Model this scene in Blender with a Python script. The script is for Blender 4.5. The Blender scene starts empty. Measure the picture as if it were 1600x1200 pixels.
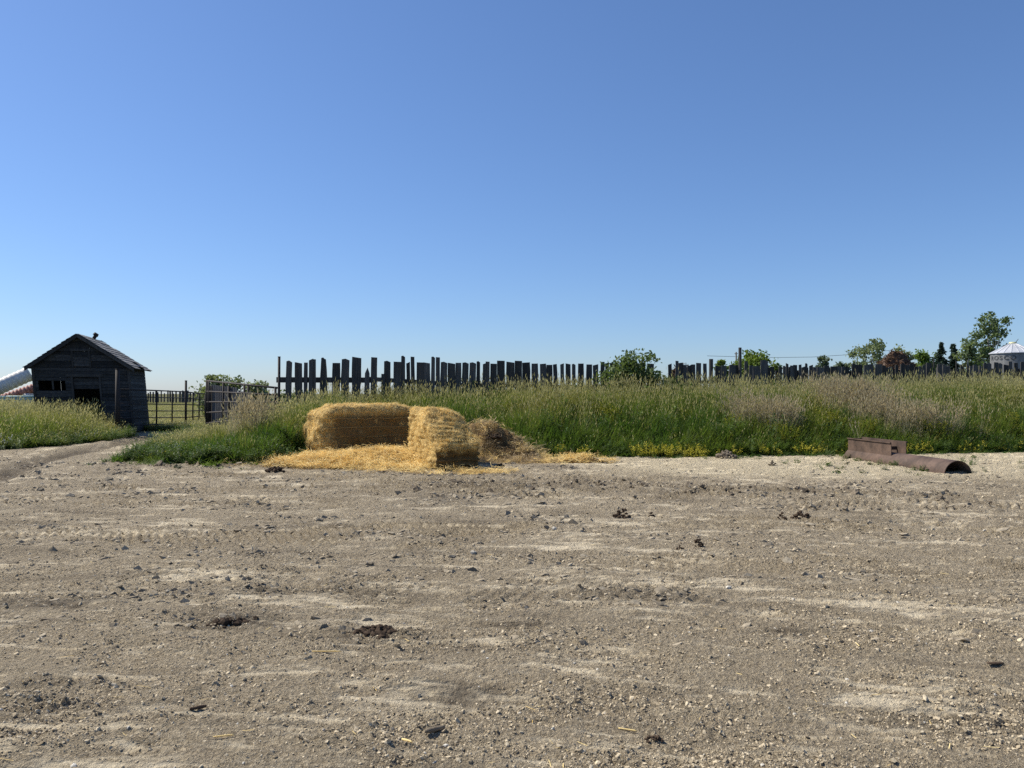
import bpy, bmesh, math, random
import numpy as np
from mathutils import Vector, Matrix, noise as mnoise

rng = np.random.default_rng(7)
random.seed(7)
sc = bpy.context.scene
C = sc.collection
R = math.radians

# ------------------------------------------------------------------ camera
CAM_H, FPX, HOR = 1.6, 1210.0, 615.0
cam_d = bpy.data.cameras.new('camera')
cam_d.sensor_width = 36.0
cam_d.lens = FPX / 1600 * 36.0
cam_d.clip_start, cam_d.clip_end = 0.05, 6000
cam = bpy.data.objects.new('camera', cam_d)
C.objects.link(cam)
cam.location = (0, 0, CAM_H)
cam.rotation_euler = (R(90) + math.atan((HOR - 600) / FPX), 0, 0)
sc.camera = cam

# ------------------------------------------------------------------ sky and sun
SUN_EL, SUN_AZ = 47.0, -70.0          # azimuth from straight ahead (+y), negative = left
world = bpy.data.worlds.new('World')
sc.world = world
world.use_nodes = True
wn = world.node_tree
wn.nodes.clear()
sky = wn.nodes.new('ShaderNodeTexSky')
sky.sky_type = 'NISHITA'
sky.sun_disc = False
sky.sun_elevation = R(SUN_EL)
sky.sun_rotation = R(SUN_AZ)
sky.altitude = 0
sky.air_density = 1.0
sky.dust_density = 0.35
sky.ozone_density = 10.0
bg = wn.nodes.new('ShaderNodeBackground')
bg.inputs[1].default_value = 0.107
wo = wn.nodes.new('ShaderNodeOutputWorld')
gm = wn.nodes.new('ShaderNodeGamma')
gm.inputs[1].default_value = 0.90
tint = wn.nodes.new('ShaderNodeMix')
tint.data_type = 'RGBA'; tint.blend_type = 'MULTIPLY'; tint.inputs[0].default_value = 1.0
tint.inputs[7].default_value = (1.0, 1.01, 1.09, 1)
wn.links.new(sky.outputs[0], gm.inputs[0])
wn.links.new(gm.outputs[0], tint.inputs[6])
wn.links.new(tint.outputs[2], bg.inputs[0])
wn.links.new(bg.outputs[0], wo.inputs[0])

sun_d = bpy.data.lights.new('sun', 'SUN')
sun_d.energy = 5.0
sun_d.angle = R(0.53)
sun_d.color = (1.0, 0.94, 0.82)
sun = bpy.data.objects.new('sun', sun_d)
C.objects.link(sun)
sv = Vector((math.sin(R(SUN_AZ)) * math.cos(R(SUN_EL)), math.cos(R(SUN_AZ)) * math.cos(R(SUN_EL)), math.sin(R(SUN_EL))))
sun.rotation_euler = sv.to_track_quat('Z', 'Y').to_euler()
sun.location = sv * 60

sc.view_settings.view_transform = 'Standard'
sc.view_settings.look = 'None'
sc.view_settings.exposure = 0.45
sc.view_settings.gamma = 1.0
sc.view_settings.use_curve_mapping = False
sc.cycles.max_bounces = 6
sc.cycles.transparent_max_bounces = 6
sc.cycles.diffuse_bounces = 3
sc.cycles.use_denoising = False

# ------------------------------------------------------------------ helpers
def X(px, d):
    return (px - 800) / FPX * d

def Zp(py, d):
    return CAM_H - (py - HOR) / FPX * d

def sstep(a, b, t):
    t = np.clip((t - a) / (b - a), 0, 1)
    return t * t * (3 - 2 * t)

def _h(ix, iy, seed):
    n = (ix.astype(np.int64) * 374761393 + iy.astype(np.int64) * 668265263 + seed * 974634777) & 0xFFFFFFFF
    n = ((n ^ (n >> 13)) * 1274126177) & 0xFFFFFFFF
    n = (n ^ (n >> 16)) & 0xFFFFFFFF
    return n

def perlin(x, y, seed=0):
    x = np.asarray(x, dtype=np.float64); y = np.asarray(y, dtype=np.float64)
    x0 = np.floor(x); y0 = np.floor(y)
    fx = x - x0; fy = y - y0
    u = fx * fx * fx * (fx * (fx * 6 - 15) + 10); v = fy * fy * fy * (fy * (fy * 6 - 15) + 10)
    def g(ix, iy, dx, dy):
        a = _h(ix, iy, seed) * (2 * math.pi / 4294967296.0)
        return np.cos(a) * dx + np.sin(a) * dy
    n00 = g(x0, y0, fx, fy); n10 = g(x0 + 1, y0, fx - 1, fy)
    n01 = g(x0, y0 + 1, fx, fy - 1); n11 = g(x0 + 1, y0 + 1, fx - 1, fy - 1)
    return ((n00 * (1 - u) + n10 * u) * (1 - v) + (n01 * (1 - u) + n11 * u) * v) * 1.5

def fbm(x, y, octs=4, seed=0, gain=0.5):
    s = 0; a = 1; t = 0
    for i in range(octs):
        s = s + a * perlin(np.asarray(x) * 2 ** i, np.asarray(y) * 2 ** i, seed + i * 17)
        t += a; a *= gain
    return s / t

# ---- terrain: yard, dirt track, grassy mound behind the bales
FX = [-60, -14, -9.3, -7.5, -5.6, -5.1, -4.2, -2.6, -0.8, 0.5, 3, 6, 9.5, 14, 22, 60]
FY = [18.6, 18.6, 18.4, 17.5, 17.3, 18.6, 20.2, 20.7, 20.6, 19.7, 19.8, 20.1, 20.6, 21.6, 22.3, 26]
def front(x):
    return np.interp(x, FX, FY)
def track_left(y):                    # left edge of the mound's grass (right edge of the track)
    return np.interp(y, [14, 18.4, 24, 34, 40, 60], [-8.3, -9.0, -10.7, -13.6, -17, -40])
def grass_left(y):                    # right edge of the left-hand grass patch
    return np.interp(y, [20.0, 21.5, 23.5, 26, 29, 34, 40, 60], [-19, -14.6, -13.9, -13.5, -14.2, -16.8, -21, -46])
MHX = [-40, -14, -10, -8.6, -7.2, -5.5, -3, 0, 8, 16, 30, 60]
MHZ = [0.0, 0.05, 0.08, 0.18, 0.43, 0.78, 0.90, 0.94, 0.97, 1.08, 1.2, 1.2]

def mound(x, y):
    s = y - front(x)
    t = x - track_left(y)
    h = np.interp(x, MHX, MHZ)
    up = sstep(-0.1, 4.0, s)
    down = 1 - 0.55 * sstep(6.0, 13.0, s) - 0.43 * sstep(13.0, 40.0, s)
    return h * up * down * sstep(-0.2, 3.0, t)

def straw_mask(x, y):
    a = np.exp(-(((x + 4.0) / 1.9) ** 2 + ((y - 17.6) / 1.0) ** 2) ** 2)
    b = np.exp(-(((x + 2.6) / 1.2) ** 2 + ((y - 17.6) / 1.5) ** 2) ** 2)
    c = 0.8 * np.exp(-(((x - 0.3) / 1.3) ** 2 + ((y - 18.6) / 0.9) ** 2) ** 2)
    d = 0.7 * np.exp(-(((x - 1.6) / 0.75) ** 2 + ((y - 18.2) / 0.4) ** 2) ** 2)
    e = 0.5 * np.exp(-(((x + 1.0) / 1.1) ** 2 + ((y - 15.7) / 0.35) ** 2) ** 2)
    return np.maximum.reduce([a, b, c, d, e])

def heap(x, y):
    """loose straw and the manure heap behind the near bale"""
    r = ((x + 4.0) / 1.7) ** 2 + ((y - 17.7) / 0.9) ** 2
    h = 0.16 * np.exp(-r * 1.2)
    h = h + 0.20 * np.exp(-(((x + 2.8) / 0.9) ** 2 + ((y - 18.2) / 0.9) ** 2))
    h = h + 0.88 * np.exp(-np.maximum(0, ((x + 0.70) / 0.85) ** 2 + ((y - 19.6) / 0.8) ** 2) ** 1.4)
    h = h + 0.20 * np.exp(-(((x - 0.25) / 0.5) ** 2 + ((y - 19.0) / 0.6) ** 2))
    h = h + 0.14 * np.exp(-(((x - 1.6) / 0.6) ** 2 + ((y - 18.25) / 0.35) ** 2))
    return h

def pale_mask(x, y):
    n = fbm(x / 2.5, y / 1.5, 3, 55)
    return sstep(13.2, 16.5, y + 1.2 * n + 0.12 * (x - 6)) * sstep(0.5, 3.5, x + n) * sstep(0.8, -0.2, y - front(x))

def lane(x, y):
    # across-lane coordinate: wheels swing round the yard in wide arcs
    return y + 0.07 * x + 0.022 * (x + 1.5) ** 2 * np.clip(1.3 - y / 16.0, 0.15, 1.2) + 0.10 * perlin(x / 2.3, y / 1.9, 97)

def dust_mask(x, y):
    # pale packed scrapes left by wheels, long along the lanes
    v = lane(x, y)
    n = 0.65 * fbm(x / 1.7, v / 0.32, 4, 91, 0.6) + 0.6 * fbm(x / 1.1, v / 0.16, 3, 94, 0.6)
    m = fbm(x / 0.28, v / 0.07, 3, 92)
    k = fbm(x / 3.5, v / 1.2, 2, 93)
    return sstep(0.02, 0.50, n + 0.55 * m + 0.35 * k)

def lane_ridge(x, y):
    v = lane(x, y)
    r = 1 - np.abs(fbm(x / 2.6, v / 0.26, 3, 95)) * 4.0
    return np.clip(r, 0, 1) ** 2

TRACKS = [  # tyre tracks: (y at x=0, slope, curve, half width, x range, lug pitch, lug slant, strength)
    (8.45, -0.06, 0.004, 0.30, -6.5, -0.2, 0.17, 1.4, 0.6),
    (9.2, -0.02, 0.0, 0.28, -3.0, 0.8, 0.15, 1.2, 0.8),
    (14.0, -0.10, 0.0, 0.33, -4.5, 0.6, 0.19, 1.5, 1.0),
    (12.2, 0.05, 0.0, 0.33, -0.8, 4.4, 0.18, -1.2, 0.8),
    (10.1, -0.16, 0.0, 0.33, 1.4, 7.6, 0.18, 1.3, 0.7),
    (6.3, -0.20, 0.0, 0.30, -4.0, 2.0, 0.17, -1.3, 0.35),
    (15.1, -0.05, 0.0, 0.3, -7.5, -2.2, 0.18, 1.3, 0.8),
    (7.5, -0.10, 0.0, 0.30, 0.5, 5.5, 0.19, 1.3, 0.5),
    (11.2, -0.08, 0.0, 0.36, -9.0, -2.0, 0.21, -1.4, 0.7),
    (12.9, -0.03, 0.0, 0.34, -7.5, 1.5, 0.20, 1.2, 0.9),
    (11.0, 0.04, 0.0, 0.34, 3.5, 9.5, 0.20, -1.2, 0.7),
    (14.6, -0.02, 0.0, 0.34, -2.0, 3.5, 0.20, 1.4, 0.9),
]
def tracks(x, y):
    h = np.zeros_like(x); m = np.zeros_like(x)
    for k, (y0, sl, cu, hw, xa, xb, pit, sla, st) in enumerate(TRACKS):
        hw = hw * 1.6
        q = (y - (y0 + sl * x + cu * x * x)) / hw
        w = sstep(1.0, 0.75, np.abs(q)) * sstep(xa, xa + 0.7, x) * sstep(xb, xb - 0.7, x)
        br = sstep(-0.3, 0.3, fbm(x / 0.9, y / 0.6, 2, 200 + k) + 0.08)
        ph = x / (pit * 0.66) + (2.2 if sla > 0 else -2.2) * q + 0.35 * fbm(x / 0.5, y / 0.3, 2, 210 + k)
        h = h + st * w * br * (0.032 * np.tanh(2.2 * np.sin(2 * math.pi * ph)) - 0.010)
        m = np.maximum(m, w * br * st)
    return h, m

def RUT(y):
    return np.interp(y, [12, 14.9, 18.1, 22.8, 25.8, 30, 36], [-8.3, -9.85, -11.1, -12.3, -12.75, -13.6, -15.5])

def rut(x, y):
    # deep wheel rut running to the gate on the left
    c = RUT(y)
    d = x - c
    r = np.exp(-(d / 0.26) ** 2) * sstep(12.5, 14.5, y) * sstep(32, 27, y)
    ridge = np.exp(-((d + 0.6) / 0.3) ** 2) * sstep(12.5, 14.5, y) * sstep(32, 27, y)
    return r, ridge

def rough_band(x, y):
    # churned clods line right of the middle and along the yard's far edge
    a = np.exp(-(((y - (13.2 - 0.28 * (x - 2.5))) / 0.45) ** 2)) * sstep(2.0, 3.0, x) * sstep(8.0, 6.0, x)
    b = np.exp(-(((y - 17.0) / 0.45) ** 2)) * sstep(-9.5, -8, x) * sstep(-4.4, -5.2, x)
    c = np.exp(-(((y - 13.3) / 0.8) ** 2)) * sstep(-2.5, -1, x) * sstep(3.2, 2, x)
    return np.maximum.reduce([a, b, c])

def ground_parts(x, y):
    veg_s = y - front(x)
    in_m = sstep(-0.25, 0.35, veg_s + 0.35 * fbm(x / 0.8, y / 0.8, 3, 33)) * sstep(-0.3, 0.3, x - track_left(y) + 0.4 * fbm(x, y, 2, 34))
    in_l = sstep(-0.3, 0.3, grass_left(y) - x + 0.4 * fbm(x, y, 2, 35)) * sstep(20.3, 21.2, y)
    far = sstep(30, 36, y + 0.4 * x * 0)
    veg = np.clip(np.maximum.reduce([in_m, in_l, far]), 0, 1)
    return veg

def yard_h(x, y):
    dist = np.sqrt(x * x + y * y)
    near = sstep(40, 18, dist)
    dust = dust_mask(x, y)
    h = 0.035 * fbm(x / 2.2, y / 1.6, 3, 3)
    h = h + near * 0.040 * fbm(x / 0.50, y / 0.34, 3, 5) * (1 - 0.55 * dust)
    h = h + near * 0.020 * lane_ridge(x, y) * (0.6 + 0.8 * fbm(x / 0.3, y / 0.2, 2, 96))
    rb = rough_band(x, y)
    cl = fbm(x / 0.12, y / 0.10, 3, 8, 0.6)
    rgh = np.clip(0.35 + 0.9 * fbm(x / 0.9, y / 0.6, 3, 41) + 1.7 * rb, 0.08, 2.2) * (1 - 0.8 * dust)
    h = h + near * 0.034 * rgh * (np.abs(cl) * 2.0 - 0.35)
    h = h + near * 0.018 * (0.35 + rgh) * fbm(x / 0.05, y / 0.05, 2, 13, 0.6)
    h = h + 0.04 * rb * near
    t, tm = tracks(x, y)
    r, ridge = rut(x, y)
    return h + t - 0.075 * r * (1 + 0.6 * fbm(x / 0.3, y / 0.4, 2, 98)) + 0.045 * ridge * (1 + fbm(x / 0.25, y / 0.3, 2, 99))

def ground_z(x, y):
    x = np.asarray(x, float); y = np.asarray(y, float)
    veg = ground_parts(x, y)
    left = 0.22 * sstep(0.0, 3.0, grass_left(y) - x) * sstep(20.5, 25, y) * sstep(60, 40, y)
    return yard_h(x, y) * (1 - 0.8 * veg) + mound(x, y) + left

def gz(x, y):
    return float(ground_z(np.array([x]), np.array([y]))[0])

# ---- object helpers
def link(o, parent=None):
    C.objects.link(o)
    if parent is not None:
        o.parent = parent
    return o

def tag(o, label=None, cat=None, group=None, kind=None):
    if label: o['label'] = label
    if cat: o['category'] = cat
    if group: o['group'] = group
    if kind: o['kind'] = kind
    return o

def empty(name, loc=(0, 0, 0), rz=0.0):
    o = bpy.data.objects.new(name, None)
    o.empty_display_size = 0.2
    link(o)
    o.location = loc
    o.rotation_euler = (0, 0, rz)
    return o

def mesh_obj(name, verts, faces, mat=None, parent=None, smooth=False, mats=None, midx=None):
    me = bpy.data.meshes.new(name)
    me.from_pydata([tuple(v) for v in verts], [], [tuple(f) for f in faces])
    for m in (mats or ([mat] if mat else [])):
        me.materials.append(m)
    if midx is not None:
        me.polygons.foreach_set('material_index', np.asarray(midx, dtype=np.int32))
    if smooth:
        me.polygons.foreach_set('use_smooth', np.ones(len(me.polygons), dtype=bool))
    me.update()
    return link(bpy.data.objects.new(name, me), parent)

class MB:
    def __init__(s): s.v = []; s.f = []
    def add(s, v, f):
        n = len(s.v); s.v += [tuple(q) for q in v]; s.f += [tuple(i + n for i in q) for q in f]
    def box(s, a, b, fn=None):
        (x0, y0, z0), (x1, y1, z1) = a, b
        v = [(x0, y0, z0), (x1, y0, z0), (x1, y1, z0), (x0, y1, z0), (x0, y0, z1), (x1, y0, z1), (x1, y1, z1), (x0, y1, z1)]
        if fn: v = [fn(*q) for q in v]
        s.add(v, [(0, 3, 2, 1), (4, 5, 6, 7), (0, 1, 5, 4), (1, 2, 6, 5), (2, 3, 7, 6), (3, 0, 4, 7)])
    def tube(s, p, q, r, n=8, r2=None, cap=True):
        p, q = Vector(p), Vector(q)
        a = (q - p).normalized()
        u = a.orthogonal().normalized(); w = a.cross(u)
        r2 = r if r2 is None else r2
        v = []
        for c, rr in ((p, r), (q, r2)):
            for i in range(n):
                t = 2 * math.pi * i / n
                v.append(c + (u * math.cos(t) + w * math.sin(t)) * rr)
        f = [(i, (i + 1) % n, n + (i + 1) % n, n + i) for i in range(n)]
        if cap:
            f += [tuple(range(n - 1, -1, -1)), tuple(range(n, 2 * n))]
        s.add(v, f)
    def build(s, name, mat, parent=None, smooth=False):
        return mesh_obj(name, s.v, s.f, mat, parent, smooth)

# ------------------------------------------------------------------ materials
def new_mat(name):
    m = bpy.data.materials.new(name)
    m.use_nodes = True
    nt = m.node_tree
    return m, nt, nt.nodes, nt.nodes['Principled BSDF']

def nd(nt, kind, **kw):
    n = nt.nodes.new(kind)
    for k, v in kw.items():
        if k.startswith('i_'):
            n.inputs[k[2:].replace('_', ' ')].default_value = v
        else:
            setattr(n, k, v)
    return n

def ramp(nt, fac, stops):
    r = nt.nodes.new('ShaderNodeValToRGB')
    while len(r.color_ramp.elements) < len(stops):
        r.color_ramp.elements.new(0.5)
    for e, (p, c) in zip(r.color_ramp.elements, stops):
        e.position = p; e.color = (*c, 1)
    nt.links.new(fac, r.inputs[0])
    return r.outputs[0]

def mixc(nt, fac, a, b, mode='MIX'):
    m = nt.nodes.new('ShaderNodeMix')
    m.data_type = 'RGBA'; m.blend_type = mode
    if isinstance(fac, (int, float)): m.inputs[0].default_value = fac
    else: nt.links.new(fac, m.inputs[0])
    for i, q in ((6, a), (7, b)):
        if isinstance(q, tuple): m.inputs[i].default_value = (*q, 1)
        else: nt.links.new(q, m.inputs[i])
    return m.outputs[2]

def noise_n(nt, scale, detail=4, rough=0.55, vec=None, dist=0.0):
    n = nt.nodes.new('ShaderNodeTexNoise')
    n.inputs['Scale'].default_value = scale
    n.inputs['Detail'].default_value = detail
    n.inputs['Roughness'].default_value = rough
    n.inputs['Distortion'].default_value = dist
    if vec is not None: nt.links.new(vec, n.inputs['Vector'])
    return n.outputs[0]

def math_n(nt, op, a, b=None, clamp=False):
    m = nt.nodes.new('ShaderNodeMath'); m.operation = op; m.use_clamp = clamp
    for i, q in ((0, a), (1, b)):
        if q is None: continue
        if isinstance(q, (int, float)): m.inputs[i].default_value = q
        else: nt.links.new(q, m.inputs[i])
    return m.outputs[0]

def mapping(nt, vec, scale=(1, 1, 1), rot=(0, 0, 0)):
    m = nt.nodes.new('ShaderNodeMapping')
    m.inputs['Scale'].default_value = scale
    m.inputs['Rotation'].default_value = rot
    nt.links.new(vec, m.inputs['Vector'])
    return m.outputs[0]

def bump(nt, bsdf, h, strength, dist):
    b = nt.nodes.new('ShaderNodeBump')
    b.inputs['Strength'].default_value = strength
    b.inputs['Distance'].default_value = dist
    nt.links.new(h, b.inputs['Height'])
    nt.links.new(b.outputs[0], bsdf.inputs['Normal'])

def pos_out(nt):
    return nt.nodes.new('ShaderNodeNewGeometry').outputs['Position']

def attr(nt, name):
    a = nt.nodes.new('ShaderNodeAttribute'); a.attribute_name = name
    return a.outputs['Fac']

def mat_ground():
    m, nt, N, b = new_mat('dry_earth')
    p = pos_out(nt)
    n_big = noise_n(nt, 0.55, 5, 0.6, p)
    n_mid = noise_n(nt, 5.0, 6, 0.65, p)
    n_lump = noise_n(nt, 16, 4, 0.65, p)
    n_fine = noise_n(nt, 48, 5, 0.75, p)
    n_grit = noise_n(nt, 150, 3, 0.7, p)
    base = ramp(nt, n_fine, [(0.36, (0.215, 0.170, 0.112)), (0.5, (0.46, 0.378, 0.260)), (0.64, (0.70, 0.59, 0.42))])
    base = mixc(nt, ramp(nt, n_mid, [(0.42, (0, 0, 0)), (0.7, (0.5, 0.5, 0.5))]), base, (0.32, 0.252, 0.168))
    base = mixc(nt, ramp(nt, n_big, [(0.38, (0, 0, 0)), (0.68, (0.4, 0.4, 0.4))]), base, (0.55, 0.455, 0.315))
    base = mixc(nt, ramp(nt, n_grit, [(0.58, (0, 0, 0)), (0.68, (0.7, 0.7, 0.7))]), base, (0.68, 0.59, 0.44))
    base = mixc(nt, ramp(nt, n_grit, [(0.33, (0.7, 0.7, 0.7)), (0.43, (0, 0, 0))]), base, (0.115, 0.092, 0.064))
    dust = math_n(nt, 'MULTIPLY', attr(nt, 'dust'), 0.95)
    base = mixc(nt, dust, base, ramp(nt, n_mid, [(0.3, (0.60, 0.505, 0.355)), (0.7, (0.75, 0.645, 0.465))]))
    pale = math_n(nt, 'MULTIPLY', attr(nt, 'pale'), ramp(nt, n_fine, [(0.3, (0.45, 0.45, 0.45)), (0.6, (0.95, 0.95, 0.95))]))
    base = mixc(nt, pale, base, (0.76, 0.645, 0.44))
    dampv = math_n(nt, 'MULTIPLY', attr(nt, 'damp_shade'), 0.85)
    base = mixc(nt, dampv, base, ramp(nt, n_fine, [(0.3, (0.050, 0.038, 0.027)), (0.7, (0.125, 0.096, 0.068))]))
    st = math_n(nt, 'MULTIPLY', attr(nt, 'straw'), ramp(nt, n_mid, [(0.3, (0.5, 0.5, 0.5)), (0.6, (1, 1, 1))]), True)
    base = mixc(nt, st, base, ramp(nt, n_fine, [(0.3, (0.25, 0.155, 0.06)), (0.65, (0.58, 0.40, 0.17))]))
    veg = attr(nt, 'veg')
    vcol = mixc(nt, noise_n(nt, 0.16, 5, 0.6, p), (0.045, 0.062, 0.018), (0.15, 0.125, 0.055))
    base = mixc(nt, veg, base, vcol)
    nt.links.new(base, b.inputs['Base Color'])
    b.inputs['Roughness'].default_value = 0.95
    b.inputs['Specular IOR Level'].default_value = 0.15
    h = math_n(nt, 'ADD', math_n(nt, 'MULTIPLY', n_fine, 1.0), math_n(nt, 'MULTIPLY', n_grit, 0.3))
    h = math_n(nt, 'ADD', h, math_n(nt, 'MULTIPLY', n_lump, 1.8))
    h = math_n(nt, 'MULTIPLY', h, math_n(nt, 'SUBTRACT', 1.0, math_n(nt, 'MULTIPLY', attr(nt, 'dust'), 0.55)))
    bump(nt, b, h, 1.0, 0.085)
    return m

def mat_clod(name, c0, c1, scale=30):
    m, nt, N, b = new_mat(name)
    oi = nt.nodes.new('ShaderNodeObjectInfo')
    col = mixc(nt, oi.outputs['Random'], c0, c1)
    n = noise_n(nt, scale, 4, 0.6, pos_out(nt))
    col = mixc(nt, 0.5, col, ramp(nt, n, [(0.3, (0.5, 0.5, 0.5)), (0.7, (1.2, 1.2, 1.2))]), 'MULTIPLY')
    nt.links.new(col, b.inputs['Base Color'])
    b.inputs['Roughness'].default_value = 0.95
    b.inputs['Specular IOR Level'].default_value = 0.1
    bump(nt, b, n, 0.6, 0.01)
    return m

def mat_leaf(name, c0, c1, c2=None, patch=0.35, trans=0.4, tint=None):
    """leaf or blade: per-plant colour between c0 and c1, patches of c2 over the place"""
    m, nt, N, b = new_mat(name)
    oi = nt.nodes.new('ShaderNodeObjectInfo')
    col = mixc(nt, oi.outputs['Random'], c0, c1)
    if c2 is not None:
        n = noise_n(nt, patch, 3, 0.6, oi.outputs['Location'])
        col = mixc(nt, ramp(nt, n, [(0.42, (0, 0, 0)), (0.62, (1, 1, 1))]), col, c2)
    n2 = noise_n(nt, 6.0, 2, 0.5, pos_out(nt))
    col = mixc(nt, 0.6, col, ramp(nt, n2, [(0.3, (0.6, 0.6, 0.6)), (0.7, (1.25, 1.25, 1.25))]), 'MULTIPLY')
    nt.links.new(col, b.inputs['Base Color'])
    b.inputs['Roughness'].default_value = 0.6
    b.inputs['Specular IOR Level'].default_value = 0.25
    tr = nt.nodes.new('ShaderNodeBsdfTranslucent')
    tc = mixc(nt, 1.0, col, tint or (1.1, 1.15, 0.6), 'MULTIPLY')
    nt.links.new(tc, tr.inputs[0])
    mx = nt.nodes.new('ShaderNodeMixShader')
    mx.inputs[0].default_value = trans
    nt.links.new(b.outputs[0], mx.inputs[1]); nt.links.new(tr.outputs[0], mx.inputs[2])
    nt.links.new(mx.outputs[0], nt.nodes['Material Output'].inputs[0])
    return m

def mat_wood(name, c0, c1, axis='Z', rough=0.85, spread=0.5):
    m, nt, N, b = new_mat(name)
    tc = nt.nodes.new('ShaderNodeTexCoord')
    oi = nt.nodes.new('ShaderNodeObjectInfo')
    vm = nt.nodes.new('ShaderNodeVectorMath'); vm.operation = 'ADD'
    nt.links.new(pos_out(nt), vm.inputs[0])
    cx = nt.nodes.new('ShaderNodeCombineXYZ')
    for i in range(3): nt.links.new(math_n(nt, 'MULTIPLY', oi.outputs['Random'], 37.0 + 11 * i), cx.inputs[i])
    nt.links.new(cx.outputs[0], vm.inputs[1])
    sc3 = {'Z': (28, 28, 1.6), 'X': (1.6, 28, 28), 'Y': (28, 1.6, 28)}[axis]
    g = noise_n(nt, 1.0, 6, 0.65, mapping(nt, vm.outputs[0], sc3), 0.4)
    st = noise_n(nt, 2.2, 4, 0.6, vm.outputs[0])
    col = ramp(nt, g, [(0.3, c0), (0.68, c1)])
    col = mixc(nt, math_n(nt, 'MULTIPLY', st, 0.5), col, tuple(q * 0.45 for q in c0))
    v = ramp(nt, oi.outputs['Random'], [(0, (1 - spread,) * 3), (1, (1 + spread,) * 3)])
    col = mixc(nt, 1.0, col, v, 'MULTIPLY')
    nt.links.new(col, b.inputs['Base Color'])
    b.inputs['Roughness'].default_value = rough
    b.inputs['Specular IOR Level'].default_value = 0.2
    bump(nt, b, g, 0.5, 0.01)
    return m

def mat_metal(name, c0, c1, scale=6, rough=0.7, metallic=0.0, streak=None):
    m, nt, N, b = new_mat(name)
    p = pos_out(nt)
    if streak: p = mapping(nt, p, streak)
    n = noise_n(nt, scale, 6, 0.65, p)
    n2 = noise_n(nt, scale * 7, 4, 0.6, p)
    col = ramp(nt, n, [(0.32, c0), (0.68, c1)])
    col = mixc(nt, 0.35, col, ramp(nt, n2, [(0.35, (0.55, 0.55, 0.55)), (0.65, (1.3, 1.3, 1.3))]), 'MULTIPLY')
    nt.links.new(col, b.inputs['Base Color'])
    b.inputs['Roughness'].default_value = rough
    b.inputs['Metallic'].default_value = metallic
    bump(nt, b, n2, 0.25, 0.004)
    return m

def mat_straw(name, c0, c1, dark=(0.16, 0.10, 0.045), trans=0.25):
    m, nt, N, b = new_mat(name)
    oi = nt.nodes.new('ShaderNodeObjectInfo')
    p = pos_out(nt)
    col = mixc(nt, oi.outputs['Random'], c0, c1)
    n = noise_n(nt, 2.6, 5, 0.65, p)
    col = mixc(nt, ramp(nt, n, [(0.5, (0, 0, 0)), (0.72, (0.7, 0.7, 0.7))]), col, dark)
    nt.links.new(col, b.inputs['Base Color'])
    b.inputs['Roughness'].default_value = 0.65
    b.inputs['Specular IOR Level'].default_value = 0.25
    tr = nt.nodes.new('ShaderNodeBsdfTranslucent')
    nt.links.new(col, tr.inputs[0])
    mx = nt.nodes.new('ShaderNodeMixShader'); mx.inputs[0].default_value = trans
    nt.links.new(b.outputs[0], mx.inputs[1]); nt.links.new(tr.outputs[0], mx.inputs[2])
    nt.links.new(mx.outputs[0], nt.nodes['Material Output'].inputs[0])
    return m

def mat_bale():
    m, nt, N, b = new_mat('packed_straw')
    p = pos_out(nt)
    fib = noise_n(nt, 1.0, 6, 0.7, mapping(nt, p, (22, 22, 75), (0.2, 0.1, 0.4)), 0.6)
    fib2 = noise_n(nt, 1.0, 5, 0.7, mapping(nt, p, (85, 85, 30), (0.5, 0.3, 0.2)), 0.6)
    big = noise_n(nt, 3.5, 5, 0.6, p)
    f = math_n(nt, 'MULTIPLY', math_n(nt, 'ADD', fib, fib2), 0.5)
    col = ramp(nt, f, [(0.36, (0.14, 0.082, 0.028)), (0.5, (0.52, 0.345, 0.115)), (0.63, (0.85, 0.65, 0.29))])
    col = mixc(nt, ramp(nt, big, [(0.5, (0, 0, 0)), (0.75, (0.6, 0.6, 0.6))]), col, (0.28, 0.165, 0.06))
    col = mixc(nt, math_n(nt, 'MULTIPLY', attr(nt, 'damp_shade'), 0.92), col, (0.095, 0.054, 0.022))  # dark manure on the heap; weathering and painted shade on the bales
    nt.links.new(col, b.inputs['Base Color'])
    b.inputs['Roughness'].default_value = 0.8
    b.inputs['Specular IOR Level'].default_value = 0.15
    bump(nt, b, f, 1.0, 0.05)
    return m

M = {}
M['ground'] = mat_ground()
M['clod'] = mat_clod('earth_clod', (0.24, 0.19, 0.125), (0.62, 0.52, 0.365))
M['stone'] = mat_clod('pale_stone', (0.42, 0.38, 0.31), (0.62, 0.58, 0.50))
M['dung'] = mat_clod('dark_manure', (0.048, 0.033, 0.023), (0.10, 0.070, 0.048))
M['mudclod'] = mat_clod('grey_mud', (0.105, 0.083, 0.060), (0.20, 0.162, 0.118))
M['blade'] = mat_leaf('tall_grass', (0.115, 0.165, 0.038), (0.190, 0.235, 0.062), (0.29, 0.265, 0.10), 0.35, 0.45)
M['blade_deep'] = mat_leaf('deep_green_grass', (0.045, 0.095, 0.022), (0.090, 0.155, 0.034), (0.135, 0.180, 0.042), 0.5, 0.45)
M['seed'] = mat_leaf('grass_seed_heads', (0.42, 0.39, 0.17), (0.60, 0.55, 0.29), None, trans=0.45, tint=(1, 1, 0.9))
M['dead'] = mat_leaf('dead_stems', (0.42, 0.36, 0.23), (0.58, 0.50, 0.33), None, trans=0.35, tint=(1, 1, 0.9))
M['weed'] = mat_leaf('broad_weed_leaf', (0.060, 0.105, 0.026), (0.11, 0.16, 0.040), None, trans=0.4)
M['yellow'] = mat_leaf('yellow_flower', (0.52, 0.47, 0.06), (0.68, 0.62, 0.13), None, trans=0.35, tint=(1, 1, 0.6))
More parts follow.
